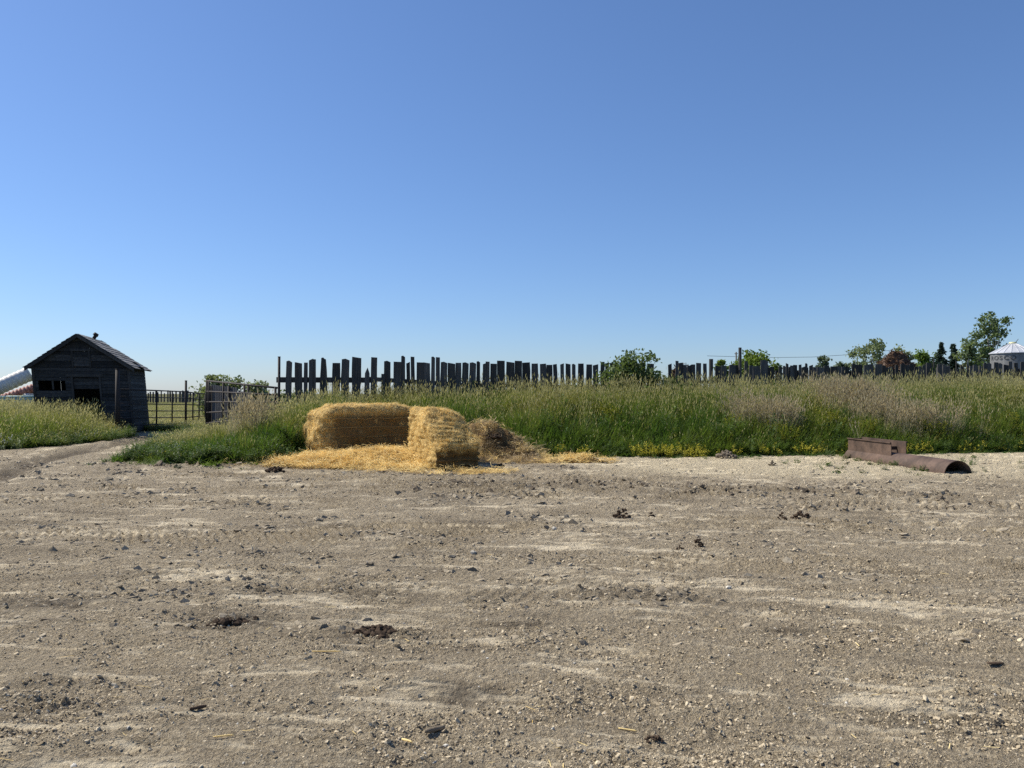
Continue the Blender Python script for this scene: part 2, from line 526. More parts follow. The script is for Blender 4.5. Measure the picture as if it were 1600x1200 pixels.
M['lime'] = mat_leaf('yellow_green_leaf', (0.20, 0.22, 0.035), (0.32, 0.31, 0.05), None, trans=0.45)
M['white_petal'] = mat_leaf('white_petal', (0.6, 0.6, 0.55), (0.75, 0.75, 0.7), None, trans=0.3, tint=(1, 1, 1))
M['straw'] = mat_straw('loose_straw', (0.72, 0.485, 0.150), (0.95, 0.765, 0.365))
M['straw_dull'] = mat_straw('weathered_straw', (0.22, 0.165, 0.10), (0.50, 0.385, 0.215))
M['bale'] = mat_bale()
M['twine'] = mat_metal('twine', (0.30, 0.20, 0.07), (0.42, 0.30, 0.12), 30)
M['fence'] = mat_wood('weathered_slab', (0.040, 0.040, 0.040), (0.125, 0.120, 0.112), 'Z', spread=0.45)
M['siding'] = mat_wood('grey_siding', (0.020, 0.020, 0.021), (0.080, 0.078, 0.076), 'X', spread=0.5)
M['plank'] = mat_wood('dark_plank', (0.035, 0.032, 0.030), (0.09, 0.085, 0.08), 'Z', spread=0.3)
M['shingle'] = mat_wood('old_shingle', (0.13, 0.125, 0.12), (0.30, 0.29, 0.28), 'Y', spread=0.3)
M['rust'] = mat_metal('rusted_steel', (0.034, 0.019, 0.012), (0.125, 0.078, 0.055), 2.6, 0.75, 0.0)
M['rust_dark'] = mat_metal('rusty_pipe', (0.013, 0.010, 0.009), (0.034, 0.023, 0.019), 9, 0.8)
M['galv'] = mat_metal('galvanised_sheet', (0.075, 0.072, 0.076), (0.125, 0.120, 0.125), 4, 0.55, 0.3)
M['bin_wall'] = mat_metal('bin_wall_steel', (0.15, 0.15, 0.15), (0.24, 0.24, 0.235), 2, 0.5, 0.25, (1, 1, 0.2))
M['bin_roof'] = mat_metal('bin_roof_steel', (0.46, 0.47, 0.49), (0.60, 0.61, 0.63), 2, 0.4, 0.2)
M['lettering'] = mat_metal('dark_lettering', (0.03, 0.035, 0.04), (0.05, 0.055, 0.06), 5)
M['white_tube'] = mat_metal('white_tube', (0.62, 0.58, 0.52), (0.78, 0.75, 0.70), 3, 0.6)
M['red_tube'] = mat_metal('rusty_red_tube', (0.28, 0.10, 0.07), (0.48, 0.26, 0.20), 4, 0.7)
M['mint'] = mat_metal('mint_paint', (0.36, 0.55, 0.48), (0.60, 0.74, 0.66), 3, 0.6)
M['bark'] = mat_wood('bark', (0.07, 0.06, 0.05), (0.17, 0.15, 0.12), 'Z')
M['bark_pale'] = mat_wood('pale_bark', (0.30, 0.29, 0.26), (0.48, 0.46, 0.42), 'Z')
M['brush'] = mat_leaf('red_brown_brush', (0.105, 0.060, 0.038), (0.18, 0.108, 0.068), None, trans=0.15)
M['black_wire'] = mat_metal('black_wire', (0.03, 0.03, 0.03), (0.05, 0.05, 0.05), 5)
M['pole'] = mat_wood('grey_pole', (0.20, 0.19, 0.17), (0.36, 0.34, 0.31), 'Z')

# ------------------------------------------------------------------ ground: one sheet from the camera's feet to the horizon
def build_ground():
    f = 774.0
    v = np.arange(520, 62, -1.05)
    d1 = CAM_H * f / v
    d2 = np.geomspace(d1[-1] * 1.02, 3500, 170)
    d0 = np.linspace(-4, d1[0] - 0.05, 10)
    ys = np.concatenate([d0, d1, d2])
    NC = 760
    u = np.linspace(-1, 1, NC)
    half = 0.86 * np.maximum(ys, 0.5) + 2.2
    Xg = u[None, :] * half[:, None]
    Yg = np.repeat(ys[:, None], NC, 1)
    Zg = np.zeros_like(Xg)
    near = ys < 90
    Zg[near] = ground_z(Xg[near], Yg[near])
    Xf, Yf = Xg.ravel(), Yg.ravel()
    nv = Xf.size
    co = np.stack([Xf, Yf, Zg.ravel()], 1).astype(np.float32)
    nr = len(ys)
    i = (np.arange(nr - 1)[:, None] * NC + np.arange(NC - 1)[None, :]).ravel()
    quads = np.stack([i, i + 1, i + NC + 1, i + NC], 1).astype(np.int32)
    me = bpy.data.meshes.new('ground')
    me.vertices.add(nv); me.vertices.foreach_set('co', co.ravel())
    me.loops.add(quads.size); me.loops.foreach_set('vertex_index', quads.ravel())
    me.polygons.add(len(quads))
    me.polygons.foreach_set('loop_start', np.arange(0, quads.size, 4, dtype=np.int32))
    me.polygons.foreach_set('use_smooth', np.ones(len(quads), dtype=bool))
    me.update(calc_edges=True)
    def fa(name, val):
        a = me.attributes.new(name, 'FLOAT', 'POINT')
        a.data.foreach_set('value', val.astype(np.float32))
    cl = Yf < 90
    dust = np.zeros(nv); veg = np.ones(nv); pale = np.zeros(nv); damp_shade = np.zeros(nv); straw = np.zeros(nv)
    x, y = Xf[cl], Yf[cl]
    veg[cl] = ground_parts(x, y)
    dust[cl] = dust_mask(x, y) * (1 - 0.5 * rough_band(x, y))
    pale[cl] = pale_mask(x, y)
    t, tm = tracks(x, y)
    r, ridge = rut(x, y)
    dm = np.clip(0.45 * tm * sstep(-0.1, 0.3, fbm(x / 0.6, y / 0.5, 3, 77)) + 0.95 * np.exp(-((x - RUT(y) + 0.05) / 0.36) ** 2) * sstep(13.0, 15, y) * sstep(33, 29, y) * np.clip(0.8 + 0.8 * fbm(x / 0.5, y / 0.8, 3, 142), 0.2, 1)
                 + 0.35 * rough_band(x, y), 0, 1)
    for (px, py, w, h) in ((360, 968, 0.36, 0.22), (585, 985, 0.34, 0.13), (70, 940, 0.65, 0.16), (410, 972, 0.16, 0.10), (800, 975, 0.3, 0.08), (1230, 985, .2, .1), (720, 1085, .25, .15)):
        d = CAM_H * FPX / (py - HOR); cx = X(px, d)
        q = ((x - cx) / w) ** 2 + ((y - d) / h) ** 2
        dm = np.maximum(dm, np.exp(-q ** 1.5) * np.clip(0.75 + 1.1 * fbm(x / 0.12, y / 0.12, 3, 301), 0, 1))
    churn = sstep(0.05, 0.45, fbm(x / 1.8, lane(x, y) / 0.5, 4, 141)) * sstep(24, 16, y)
    dm = np.maximum(dm, 0.42 * churn * (1 - pale_mask(x, y)))
    damp_shade[cl] = dm
    straw[cl] = np.clip(straw_mask(x, y) * (0.9 + 0.8 * fbm(x / 0.5, y / 0.4, 3, 311)), 0, 1)
    for n_, a_ in (('dust', dust), ('veg', veg), ('pale', pale), ('damp_shade', damp_shade), ('straw', straw)): fa(n_, a_)
    me.materials.append(M['ground'])
    o = bpy.data.objects.new('ground', me)
    link(o)
    tag(o, 'dry grey-brown dirt farmyard with tyre tracks, grassy beyond', 'ground', kind='structure')
build_ground()

# ------------------------------------------------------------------ scatter by geometry nodes (for stuff only)
def sources(name, objs):
    col = bpy.data.collections.new(name)
    for o in objs:
        for c in list(o.users_collection): c.objects.unlink(o)
        col.objects.link(o)
    return col

def scatter(name, pts, rot, scl, col, label, cat=None, parent=None):
    n = len(pts)
    me = bpy.data.meshes.new(name)
    me.vertices.add(n); me.vertices.foreach_set('co', np.asarray(pts, np.float32).ravel())
    a = me.attributes.new('rot', 'FLOAT_VECTOR', 'POINT'); a.data.foreach_set('vector', np.asarray(rot, np.float32).ravel())
    a = me.attributes.new('scl', 'FLOAT_VECTOR', 'POINT'); a.data.foreach_set('vector', np.asarray(scl, np.float32).ravel())
    k = len(col.objects)
    a = me.attributes.new('pick', 'INT', 'POINT'); a.data.foreach_set('value', rng.integers(0, k, n).astype(np.int32))
    o = link(bpy.data.objects.new(name, me), parent)
    ng = bpy.data.node_groups.new(name, 'GeometryNodeTree')
    ng.interface.new_socket('Geometry', in_out='INPUT', socket_type='NodeSocketGeometry')
    ng.interface.new_socket('Geometry', in_out='OUTPUT', socket_type='NodeSocketGeometry')
    gi = ng.nodes.new('NodeGroupInput'); go = ng.nodes.new('NodeGroupOutput')
    ip = ng.nodes.new('GeometryNodeInstanceOnPoints')
    ci = ng.nodes.new('GeometryNodeCollectionInfo')
    ci.inputs['Collection'].default_value = col
    ci.inputs['Separate Children'].default_value = True
    ci.inputs['Reset Children'].default_value = True
    def na(nm, t):
        q = ng.nodes.new('GeometryNodeInputNamedAttribute'); q.data_type = t
        q.inputs['Name'].default_value = nm
        return [s for s in q.outputs if s.enabled][0]
    L = ng.links.new
    L(gi.outputs[0], ip.inputs['Points'])
    L(ci.outputs[0], ip.inputs['Instance'])
    ip.inputs['Pick Instance'].default_value = True
    L(na('pick', 'INT'), ip.inputs['Instance Index'])
    L(na('rot', 'FLOAT_VECTOR'), ip.inputs['Rotation'])
    L(na('scl', 'FLOAT_VECTOR'), ip.inputs['Scale'])
    L(ip.outputs[0], go.inputs[0])
    md = o.modifiers.new('scatter', 'NODES'); md.node_group = ng
    return tag(o, label, cat, kind='stuff')

def rnd_rot(n, tilt=0.15):
    return np.stack([rng.normal(0, tilt, n), rng.normal(0, tilt, n), rng.uniform(0, 6.283, n)], 1)

def uni_scl(s):
    s = np.asarray(s); return np.stack([s, s, s], 1)

# ---- grass tufts
def add_blade(V, Fc, MI, base, az, h, w, lean, curl, mi=0, segs=3):
    dx, dy = math.cos(az), math.sin(az)
    px, py = -dy, dx
    n = len(V)
    for k in range(segs + 1):
        t = k / segs
        off = lean * t * h + curl * h * t * t
        z = h * t * (1 - 0.25 * abs(curl) * t)
        ww = w * (1 - t) ** 0.7 * 0.5 + 0.0004
        c = (base[0] + dx * off, base[1] + dy * off, z)
        V.append((c[0] - px * ww, c[1] - py * ww, c[2])); V.append((c[0] + px * ww, c[1] + py * ww, c[2]))
    for k in range(segs):
        a = n + 2 * k
        Fc.append((a, a + 1, a + 3, a + 2)); MI.append(mi)
    return (base[0] + dx * (lean + curl) * h, base[1] + dy * (lean + curl) * h, h * (1 - 0.25 * abs(curl)))

def add_head(V, Fc, MI, p, l, w, mi, dirv=(0.2, 0, 1)):
    d = Vector(dirv).normalized()
    for a in range(2):
        s = d.orthogonal().normalized()
        s = Matrix.Rotation(a * 1.57 + random.random(), 3, d) @ s
        n = len(V)
        P = Vector(p)
        for q in (P - d * l * 0.1, P + d * l * 0.35 + s * w, P + d * l, P + d * l * 0.35 - s * w): V.append(tuple(q))
        Fc.append((n, n + 1, n + 2, n + 3)); MI.append(mi)

def grass_tuft(nm, nb, nh, mats, rad=0.09, wid=0.011, head=0.11, hw=0.010):
    V, Fc, MI = [], [], []
    for i in range(nb):
        a = random.random() * 6.283; r = rad * math.sqrt(random.random())
        add_blade(V, Fc, MI, (r * math.cos(a), r * math.sin(a)), random.random() * 6.283, random.uniform(0.45, 0.95), wid * random.uniform(0.7, 1.3), random.uniform(0.0, 0.22), random.uniform(0.05, 0.5))
    for i in range(nh):
        a = random.random() * 6.283; r = rad * math.sqrt(random.random())
        az = random.random() * 6.283
        tip = add_blade(V, Fc, MI, (r * math.cos(a), r * math.sin(a)), az, random.uniform(0.75, 1.12), 0.005, random.uniform(0, 0.16), random.uniform(0, 0.12), 0, 2)
        add_head(V, Fc, MI, tip, head * random.uniform(0.7, 1.3), hw, 1, (0.3 * math.cos(az), 0.3 * math.sin(az), 1))
    return mesh_obj(nm, V, Fc, mats=mats, midx=MI)

def weed_tuft(nm, nleaf, mats, h=0.5, flower=0, fl=0.02, lw=0.03):
    V, Fc, MI = [], [], []
    for s in range(5):
        a = random.random() * 6.283
        hh = h * random.uniform(0.6, 1.1)
        bx, by = 0.05 * math.cos(a), 0.05 * math.sin(a)
        lean = random.uniform(0, 0.25)
        add_blade(V, Fc, MI, (bx, by), a, hh, 0.006, lean, 0, 0, 2)
        for k in range(nleaf):
            t = random.uniform(0.1, 1)
            p = Vector((bx + math.cos(a) * lean * hh * t, by + math.sin(a) * lean * hh * t, hh * t))
            az = random.random() * 6.283; l = lw * random.uniform(1.4, 3.0) * (1.2 - 0.6 * t)
            d = Vector((math.cos(az), math.sin(az), random.uniform(-0.1, 0.7))).normalized()
            sd = Vector((-math.sin(az), math.cos(az), random.uniform(-.3, .3))) * l * 0.3
            n = len(V)
            for q in (p, p + d * l * 0.5 + sd, p + d * l, p + d * l * 0.5 - sd): V.append(tuple(q))
            Fc.append((n, n + 1, n + 2, n + 3)); MI.append(0)
        for k in range(flower):
            p = Vector((bx + math.cos(a) * lean * hh + random.gauss(0, 0.02), by + math.sin(a) * lean * hh + random.gauss(0, 0.02), hh * random.uniform(0.72, 1.06)))
            add_head(V, Fc, MI, p, fl * 2, fl, 1, (random.gauss(0, .5), random.gauss(0, .5), 1))
    return mesh_obj(nm, V, Fc, mats=mats, midx=MI)

tall = sources('tall_sources', [grass_tuft('tuft_tall', 20, 3, [M['blade'], M['seed']], wid=0.017) for _ in range(5)])
M['dry_blade'] = mat_leaf('dry_pasture_blade', (0.20, 0.20, 0.075), (0.34, 0.30, 0.13), (0.15, 0.19, 0.055), 0.12, 0.4)
dryc = sources('dry_sources', [grass_tuft('tuft_dry', 20, 4, [M['dry_blade'], M['seed']], wid=0.02) for _ in range(3)])
deep = sources('deep_sources', [grass_tuft('tuft_deep', 20, 0, [M['blade_deep'], M['seed']], wid=0.020) for _ in range(4)])
deadc = sources('dead_sources', [grass_tuft('tuft_dead', 10, 16, [M['dead'], M['dead']], rad=0.12, wid=0.006, head=0.09, hw=0.012) for _ in range(3)])
weedc = sources('weed_sources', [weed_tuft('tuft_weed', 12, [M['weed'], M['weed']]) for _ in range(4)])
yelc = sources('yellow_sources', [weed_tuft('tuft_yellow', 5, [M['lime'], M['yellow']], 0.34, 5, 0.015, 0.020) for _ in range(4)])
limec = sources('lime_sources', [weed_tuft('tuft_lime', 14, [M['lime'], M['lime']], 0.7, 8, 0.016) for _ in range(3)])
whitec = sources('white_sources', [weed_tuft('tuft_white', 5, [M['weed'], M['white_petal']], 0.5, 5, 0.022) for _ in range(2)])

def place(xy, sink=0.02):
    z = ground_z(xy[:, 0], xy[:, 1]) - sink
    return np.column_stack([xy, z])

def hscale(n, s, hz, var=0.2):
    w = s * rng.uniform(0.8, 1.25, n)
    return np.stack([w, w, hz * rng.uniform(1 - var, 1 + var, n)], 1)

# mound region
def mound_points(n, smin, smax, xmin=-14.5, xmax=26):
    x = rng.uniform(xmin, xmax, n); s = rng.uniform(smin, smax, n)
    y = front(x) + s
    ok = (x > track_left(y) + 0.1) & (np.abs(x) < 0.78 * y + 1.5)
    return np.stack([x, y], 1)[ok], s[ok]

def grass_h(x, y, s):
    # height of the growth over the place: low near the gate, waist-high on the mound
    h = np.interp(x, [-14, -11, -9, -7, -5, -2, 30], [0.28, 0.32, 0.40, 0.62, 0.80, 0.86, 0.86])
    h = h * (0.45 + 0.55 * sstep(0.0, 1.0, s)) * (1 + 0.30 * fbm(x / 1.8, y / 1.8, 2, 61) + 0.32 * fbm(x / 0.55, y / 0.55, 2, 62))
    return h

xy, s = mound_points(27000, 0.02, 8.0)
p = 0.10 + 0.90 * sstep(0.9, 2.9, s + 0.9 * fbm(xy[:, 0] / 1.2, xy[:, 1] / 1.2, 3, 71))
keep = rng.random(len(p)) < p
a, sa = xy[keep], s[keep]
hz = grass_h(a[:, 0], a[:, 1], sa)
scatter('tall_grass', place(a), rnd_rot(len(a), 0.1), hscale(len(a), 0.9, hz), tall, 'tall green grass with tan seed heads covering the mound', 'grass')
xy, s = mound_points(22000, 0.0, 5.0)
p = 1.0 - 0.85 * sstep(1.2, 3.2, s + 0.9 * fbm(xy[:, 0] / 1.2, xy[:, 1] / 1.2, 3, 71))
keep = rng.random(len(p)) < p
b, sb = xy[keep], s[keep]
hz = grass_h(b[:, 0], b[:, 1], sb) * 0.95
scatter('deep_green_grass', place(b), rnd_rot(len(b), 0.1), hscale(len(b), 1.0, hz), deep, 'dark green leafy grass on the lower slope of the mound', 'grass')

# ragged edge: short thin tufts creeping out over the dirt
xe = rng.uniform(-9.5, 18, 2600); se = -np.abs(rng.normal(0, 0.42, 2600)) + 0.15
ye = front(xe) + se
ke = (fbm(xe / 0.7, ye / 0.7, 3, 88) + 0.35 > rng.random(2600) * 1.1) & ~((xe > -5.4) & (xe < 0.9))
e_ = np.stack([xe, ye], 1)[ke]
scatter('edge_grass', place(e_), rnd_rot(len(e_), 0.25), hscale(len(e_), 0.7, np.clip(0.22 + 0.25 * se[ke], 0.07, 0.3), 0.5), deep, 'short ragged grass tufts at the dirt edge of the mound', 'grass')

# left patch by the granary
n = 9000
x = rng.uniform(-27, -12.5, n); y = rng.uniform(20.8, 33, n)
ok = (x < grass_left(y) - 0.05) & (x > -0.78 * y - 1.5)
# keep the granary's footprint free
ok &= ~((y > 30.3) & (x > -19.5) & (x < -13.8))
l = np.stack([x, y], 1)[ok]
edge = sstep(0, 1.6, grass_left(l[:, 1]) - l[:, 0])
hz = (0.32 + 0.58 * edge) * (1 + 0.25 * fbm(l[:, 0] / 1.5, l[:, 1] / 1.5, 3, 64))
scatter('granary_grass', place(l), rnd_rot(len(l), 0.1), hscale(len(l), 1.0, hz), tall, 'tall seeding grass in front of the grey granary', 'grass')
sel = l[rng.random(len(l)) < 0.35]
hz = 0.25 + 0.35 * sstep(0, 1.6, grass_left(sel[:, 1]) - sel[:, 0])
scatter('granary_undergrowth', place(sel), rnd_rot(len(sel), 0.1), hscale(len(sel), 1.1, hz), deep, 'dark green undergrowth at the foot of the granary grass', 'grass')

# pasture behind the gates
n = 16000
y = 33 * np.exp(rng.uniform(0, 1, n) * math.log(130 / 33)); x = rng.uniform(-0.62, -0.28, n) * y
keep = rng.random(n) < 0.9
f_ = np.stack([x, y], 1)[keep]
zf = place(f_)
zf[:, 2] = np.where(f_[:, 1] > 88, 0, zf[:, 2])
scatter('pasture_grass', zf, rnd_rot(len(f_), 0.1), hscale(len(f_), 1.6, 0.30 + 0.12 * np.clip(fbm(f_[:, 0] / 5, f_[:, 1] / 5, 2, 69), -1, 1)), dryc, 'dry pasture grass seen through the pipe gates', 'grass')

def strip(x0, x1, s0, s1, n):
    x = rng.uniform(x0, x1, n)
    return np.stack([x, front(x) + rng.uniform(s0, s1, n)], 1)
# dead pale stems, lime weeds, yellow flowers, broad weeds
def patch(cx, py_or_y, rx, ry, n):
    q = rng.normal(0, 1, (n, 2)) * np.array([rx, ry]) * 0.55 + np.array([cx, py_or_y])
    return q
def clump(px, s0, rx, ry, n, d=None):
    d0 = d or 22.0
    for _ in range(4):
        cx = X(px, d0); d0 = float(front(np.array(cx))) + s0
    return patch(cx, d0, rx, ry, n)
dp = np.concatenate([clump(1345, 2.4, 1.0, 1.2, 330), clump(1300, 3.6, .8, .6, 70), clump(1180, 1.6, .6, .5, 60), clump(1225, 1.4, .5, .4, 50), clump(1405, 1.2, .9, .5, 70), clump(1460, 1.0, .7, .4, 30), clump(392, 2.5, .5, .6, 60)])
scatter('dead_stems', place(dp), rnd_rot(len(dp), 0.14), hscale(len(dp), 1.0, np.full(len(dp), 0.98)), deadc, 'pale brown dead stems standing among the grass', 'dead grass')
lp = np.concatenate([clump(1290, 1.5, .55, .5, 60), clump(1205, 1.9, .35, .4, 26), clump(1345, 0.9, .4, .3, 26), clump(1455, 0.8, .5, .4, 36), clump(945, 2.2, .4, .4, 26), clump(1590, 1.2, .9, .5, 60), clump(1590, 3.6, 1.2, .8, 60), clump(1275, 3.0, .5, .5, 20), strip(4, 17, 0.3, 2.6, 60)])
scatter('lime_weeds', place(lp), rnd_rot(len(lp), 0.12), hscale(len(lp), 1.0, np.full(len(lp), 0.95)), limec, 'yellow-green leafy weeds standing out in the right-hand grass', 'weeds')
yp = np.concatenate([strip(3.0, 4.9, -0.5, 0.3, 120), strip(0.8, 15, -0.30, 0.1, 240), strip(5.5, 16, -0.45, 1.3, 420), clump(1575, 1.0, .8, .25, 150), strip(4.5, 17, 0.2, 3.2, 130), clump(1290, 1.4, .5, .3, 60), clump(395, 0.15, .35, .25, 60), strip(-9, -5.5, 0, 0.4, 50)])
kp = (sstep(-0.15, 0.25, fbm(yp[:, 0] / 0.8, yp[:, 1] / 0.8, 3, 83)) > rng.random(len(yp))) | ((yp[:, 0] > 3.2) & (yp[:, 0] < 4.75) & (rng.random(len(yp)) < 0.7))
yp = yp[kp]
scatter('yellow_flowers', place(yp), rnd_rot(len(yp), 0.15), hscale(len(yp), 0.85, np.full(len(yp), 0.7), 0.45), yelc, 'small yellow flowering weeds along the foot of the mound', 'flowers')
wp = np.concatenate([strip(0.6, 16, -0.25, 0.9, 900), strip(-9.2, -5.5, -0.1, 1.2, 420), strip(-5.2, 0.5, 0, 0.8, 200), clump(335, 0.05, .45, .3, 90), clump(425, 0.6, .6, .5, 120)])
tw = strip(-6, 18, 0.4, 4.5, 900); tw = tw[fbm(tw[:, 0] / 1.0, tw[:, 1] / 1.0, 2, 87) > -0.05]
scatter('tall_weeds', place(tw), rnd_rot(len(tw), 0.18), hscale(len(tw), 1.7, rng.uniform(1.1, 1.9, len(tw))), weedc, 'tall broad-leaved weeds growing up through the mound grass', 'weeds')
yy = rng.uniform(18.5, 30, 380); wp = np.concatenate([wp, np.stack([track_left(yy) + rng.uniform(-0.3, 0.6, 380), yy], 1)])
yy = rng.uniform(21, 29, 300); wp = np.concatenate([wp, np.stack([grass_left(yy) + rng.uniform(-0.8, 0.25, 300), yy], 1)])
scatter('broadleaf_weeds', place(wp), rnd_rot(len(wp), 0.15), hscale(len(wp), 0.9, rng.uniform(0.35, 1.0, len(wp))), weedc, 'low broad-leaved weeds along the edges of the grass', 'weeds')
yy = rng.uniform(22, 28, 5); wh = np.stack([grass_left(yy) - rng.uniform(0.0, 0.5, 5), yy], 1)
wh = np.concatenate([wh, strip(-8.8, -6.5, 0.4, 1.8, 8)])
scatter('white_flowers', place(wh), rnd_rot(len(wh), 0.15), hscale(len(wh), 0.9, np.full(len(wh), 0.7)), whitec, 'small white flowers along the grass edges by the track', 'flowers')
# sparse seedlings in the pale yard round the pipe
sd = np.stack([rng.uniform(6, 13, 70), rng.uniform(15, 20.5, 70)], 1)
sd = np.concatenate([sd, np.array([[10.0, 17.2], [10.15, 17.15], [10.3, 17.3], [9.35, 16.9], [9.4, 17.05], [9.5, 16.95], [9.3, 17.1], [8.2, 17.7], [8.15, 17.6]])])
ty = rng.uniform(15.7, 19.4, 26)
sd = np.concatenate([sd, np.stack([8.92 - 0.3 * (ty - 15.55) / 3.95 - rng.uniform(0.30, 0.48, 26), ty], 1)[:16], np.stack([8.92 - 0.3 * (ty - 15.55) / 3.95 + rng.uniform(0.32, 0.6, 26), ty], 1)])
scatter('yard_seedlings', place(sd), rnd_rot(len(sd), 0.2), hscale(len(sd), 0.7, rng.uniform(0.12, 0.35, len(sd))), weedc, 'sparse grey-green seedlings in the pale dirt round the pipe', 'weeds')

# ------------------------------------------------------------------ clods, pebbles and straw on the yard
def clod_mesh(nm, mat, sub=1, amp=0.35, flat=0.6):
    bm = bmesh.new()
    bmesh.ops.create_icosphere(bm, subdivisions=sub, radius=0.5)
    o_ = Vector((random.random() * 90, random.random() * 90, random.random() * 90))
    for v in bm.verts:
        v.co *= 1 + amp * mnoise.noise(v.co * 2.6 + o_) * 2
        v.co.z *= flat
    me = bpy.data.meshes.new(nm); bm.to_mesh(me); bm.free()
    me.materials.append(mat)
    return link(bpy.data.objects.new(nm, me))
clodc = sources('clod_sources', [clod_mesh('clod', M['clod'], 1, 0.55, random.uniform(0.4, 0.7)) for _ in range(7)])
stonec = sources('stone_sources', [clod_mesh('stone', M['stone'], 1, 0.25, 0.55) for _ in range(4)])
mudc = sources('mud_sources', [clod_mesh('mud', M['mudclod'], 2, 0.4, 0.65) for _ in range(5)])

def yard_points(n, dmin=2.4, dmax=30, power=1.0):
    # even over the picture's rows: near ground gets the finer cover
    t = rng.random(n)
    inv = 1 / dmax ** power + t * (1 / dmin ** power - 1 / dmax ** power)
    y = inv ** (-1 / power)
    x = rng.uniform(-1, 1, n) * (0.74 * y + 0.8)
    return np.stack([x, y], 1)
def on_yard(q):
    return ground_parts(q[:, 0], q[:, 1]) < 0.35
q = yard_points(330000, power=0.9)
pr = np.clip(0.38 + 1.3 * fbm(q[:, 0] / 0.9, q[:, 1] / 0.6, 3, 41) + 0.7 * rough_band(q[:, 0], q[:, 1]), 0.05, 1) * (1 - 0.85 * dust_mask(q[:, 0], q[:, 1])) * (1 - 0.65 * pale_mask(q[:, 0], q[:, 1]))
q = q[on_yard(q) & (rng.random(len(q)) < pr)]
size = np.clip(rng.lognormal(math.log(0.0085), 0.5, len(q)), 0.004, 0.032) * (0.7 + 0.065 * q[:, 1])
scatter('dirt_clods', place(q, 0.0), rnd_rot(len(q), 0.6), uni_scl(size), clodc, 'small dry clods of earth scattered over the yard', 'clods')
q = yard_points(800, power=0.9); q = q[on_yard(q)]
size = np.clip(rng.lognormal(math.log(0.013), 0.45, len(q)), 0.006, 0.035) * (0.8 + 0.03 * q[:, 1])
scatter('pale_pebbles', place(q, 0.0), rnd_rot(len(q), 0.5), uni_scl(size), stonec, 'pale pebbles scattered thinly over the dirt yard', 'pebbles')
M['lump'] = mat_clod('trampled_earth', (0.19, 0.155, 0.11), (0.40, 0.34, 0.25))
lumpc = sources('lump_sources', [clod_mesh('trampled', M['lump'], 1, 0.6, random.uniform(0.5, 0.8)) for _ in range(6)])
# trampled lumps in patches over the middle of the yard
q = np.stack([rng.uniform(-13, 13, 120000), 5.0 * np.exp(rng.random(120000) * math.log(18.5 / 5.0))], 1)
pt = np.clip(fbm(q[:, 0] / 1.7, lane(q[:, 0], q[:, 1]) / 0.7, 3, 151) * 1.8 + 0.12, 0, 1) * (1 - 0.6 * dust_mask(q[:, 0], q[:, 1])) * (1 - 0.85 * pale_mask(q[:, 0], q[:, 1]))
q = q[on_yard(q) & (np.abs(q[:, 0]) < 0.74 * q[:, 1] + 0.8) & (rng.random(len(q)) < 0.6 * pt)]
size = np.clip(rng.lognormal(math.log(0.030), 0.45, len(q)), 0.012, 0.080) * (0.6 + 0.055 * q[:, 1])
scl = np.stack([size * rng.uniform(0.9, 1.9, len(q)), size, size * rng.uniform(0.45, 0.9, len(q))], 1)
rot = rnd_rot(len(q), 0.25); rot[:, 2] = rng.normal(-0.1, 0.5, len(q))
scatter('trampled_lumps', place(q, 0.004), rot, scl, lumpc, 'flattened dry lumps trampled into the middle of the yard', 'clods')
# larger churned lumps along the ruts and the yard's edge
q = np.stack([rng.uniform(-10, 10, 40000), rng.uniform(9, 20, 40000)], 1)
rb = rough_band(q[:, 0], q[:, 1])
q = q[on_yard(q) & (rng.random(len(q)) < 0.09 * rb)]
size = np.clip(rng.lognormal(math.log(0.055), 0.5, len(q)), 0.02, 0.18)
scatter('churned_mud', place(q, 0.0), rnd_rot(len(q), 0.5), uni_scl(size), mudc, 'grey lumps of churned mud along the wheel ruts', 'mud')

def straw_bundle(nm, k, mat, L=0.16, spread=0.10, flat=0.25, w=0.006):
    V, Fc = [], []
    for i in range(k):
        c = Vector((random.gauss(0, spread), random.gauss(0, spread), abs(random.gauss(0, spread * 0.35))))
        az = random.random() * 6.283
        d = Vector((math.cos(az), math.sin(az), random.gauss(0, flat))).normalized()
        l = L * random.uniform(0.4, 1.2)
        s = d.cross(Vector((random.gauss(0, .4), random.gauss(0, .4), 1))).normalized() * w * 0.5
        bend = Vector((random.gauss(0, .12), random.gauss(0, .12), random.gauss(0, .1))) * l
        n = len(V)
        for t in (-0.5, 0.0, 0.5):
            cc = c + d * l * t + bend * (0.25 - t * t)
            V += [tuple(cc - s), tuple(cc + s)]
        Fc += [(n, n + 1, n + 3, n + 2), (n + 2, n + 3, n + 5, n + 4)]
    return mesh_obj(nm, V, Fc, mat)
strawc = sources('straw_sources', [straw_bundle('straw', 16, M['straw']) for _ in range(5)])
strawd = sources('straw_dull_sources', [straw_bundle('straw_dull', 16, M['straw_dull']) for _ in range(4)])
fuzzc = sources('fuzz_sources', [straw_bundle('fuzz', 12, M['straw'], 0.15, 0.05, 0.22, 0.006) for _ in range(5)])
singlec = sources('single_sources', [straw_bundle('single', 1, M['straw'], 0.12, 0.0, 0.02, 0.006) for _ in range(4)])

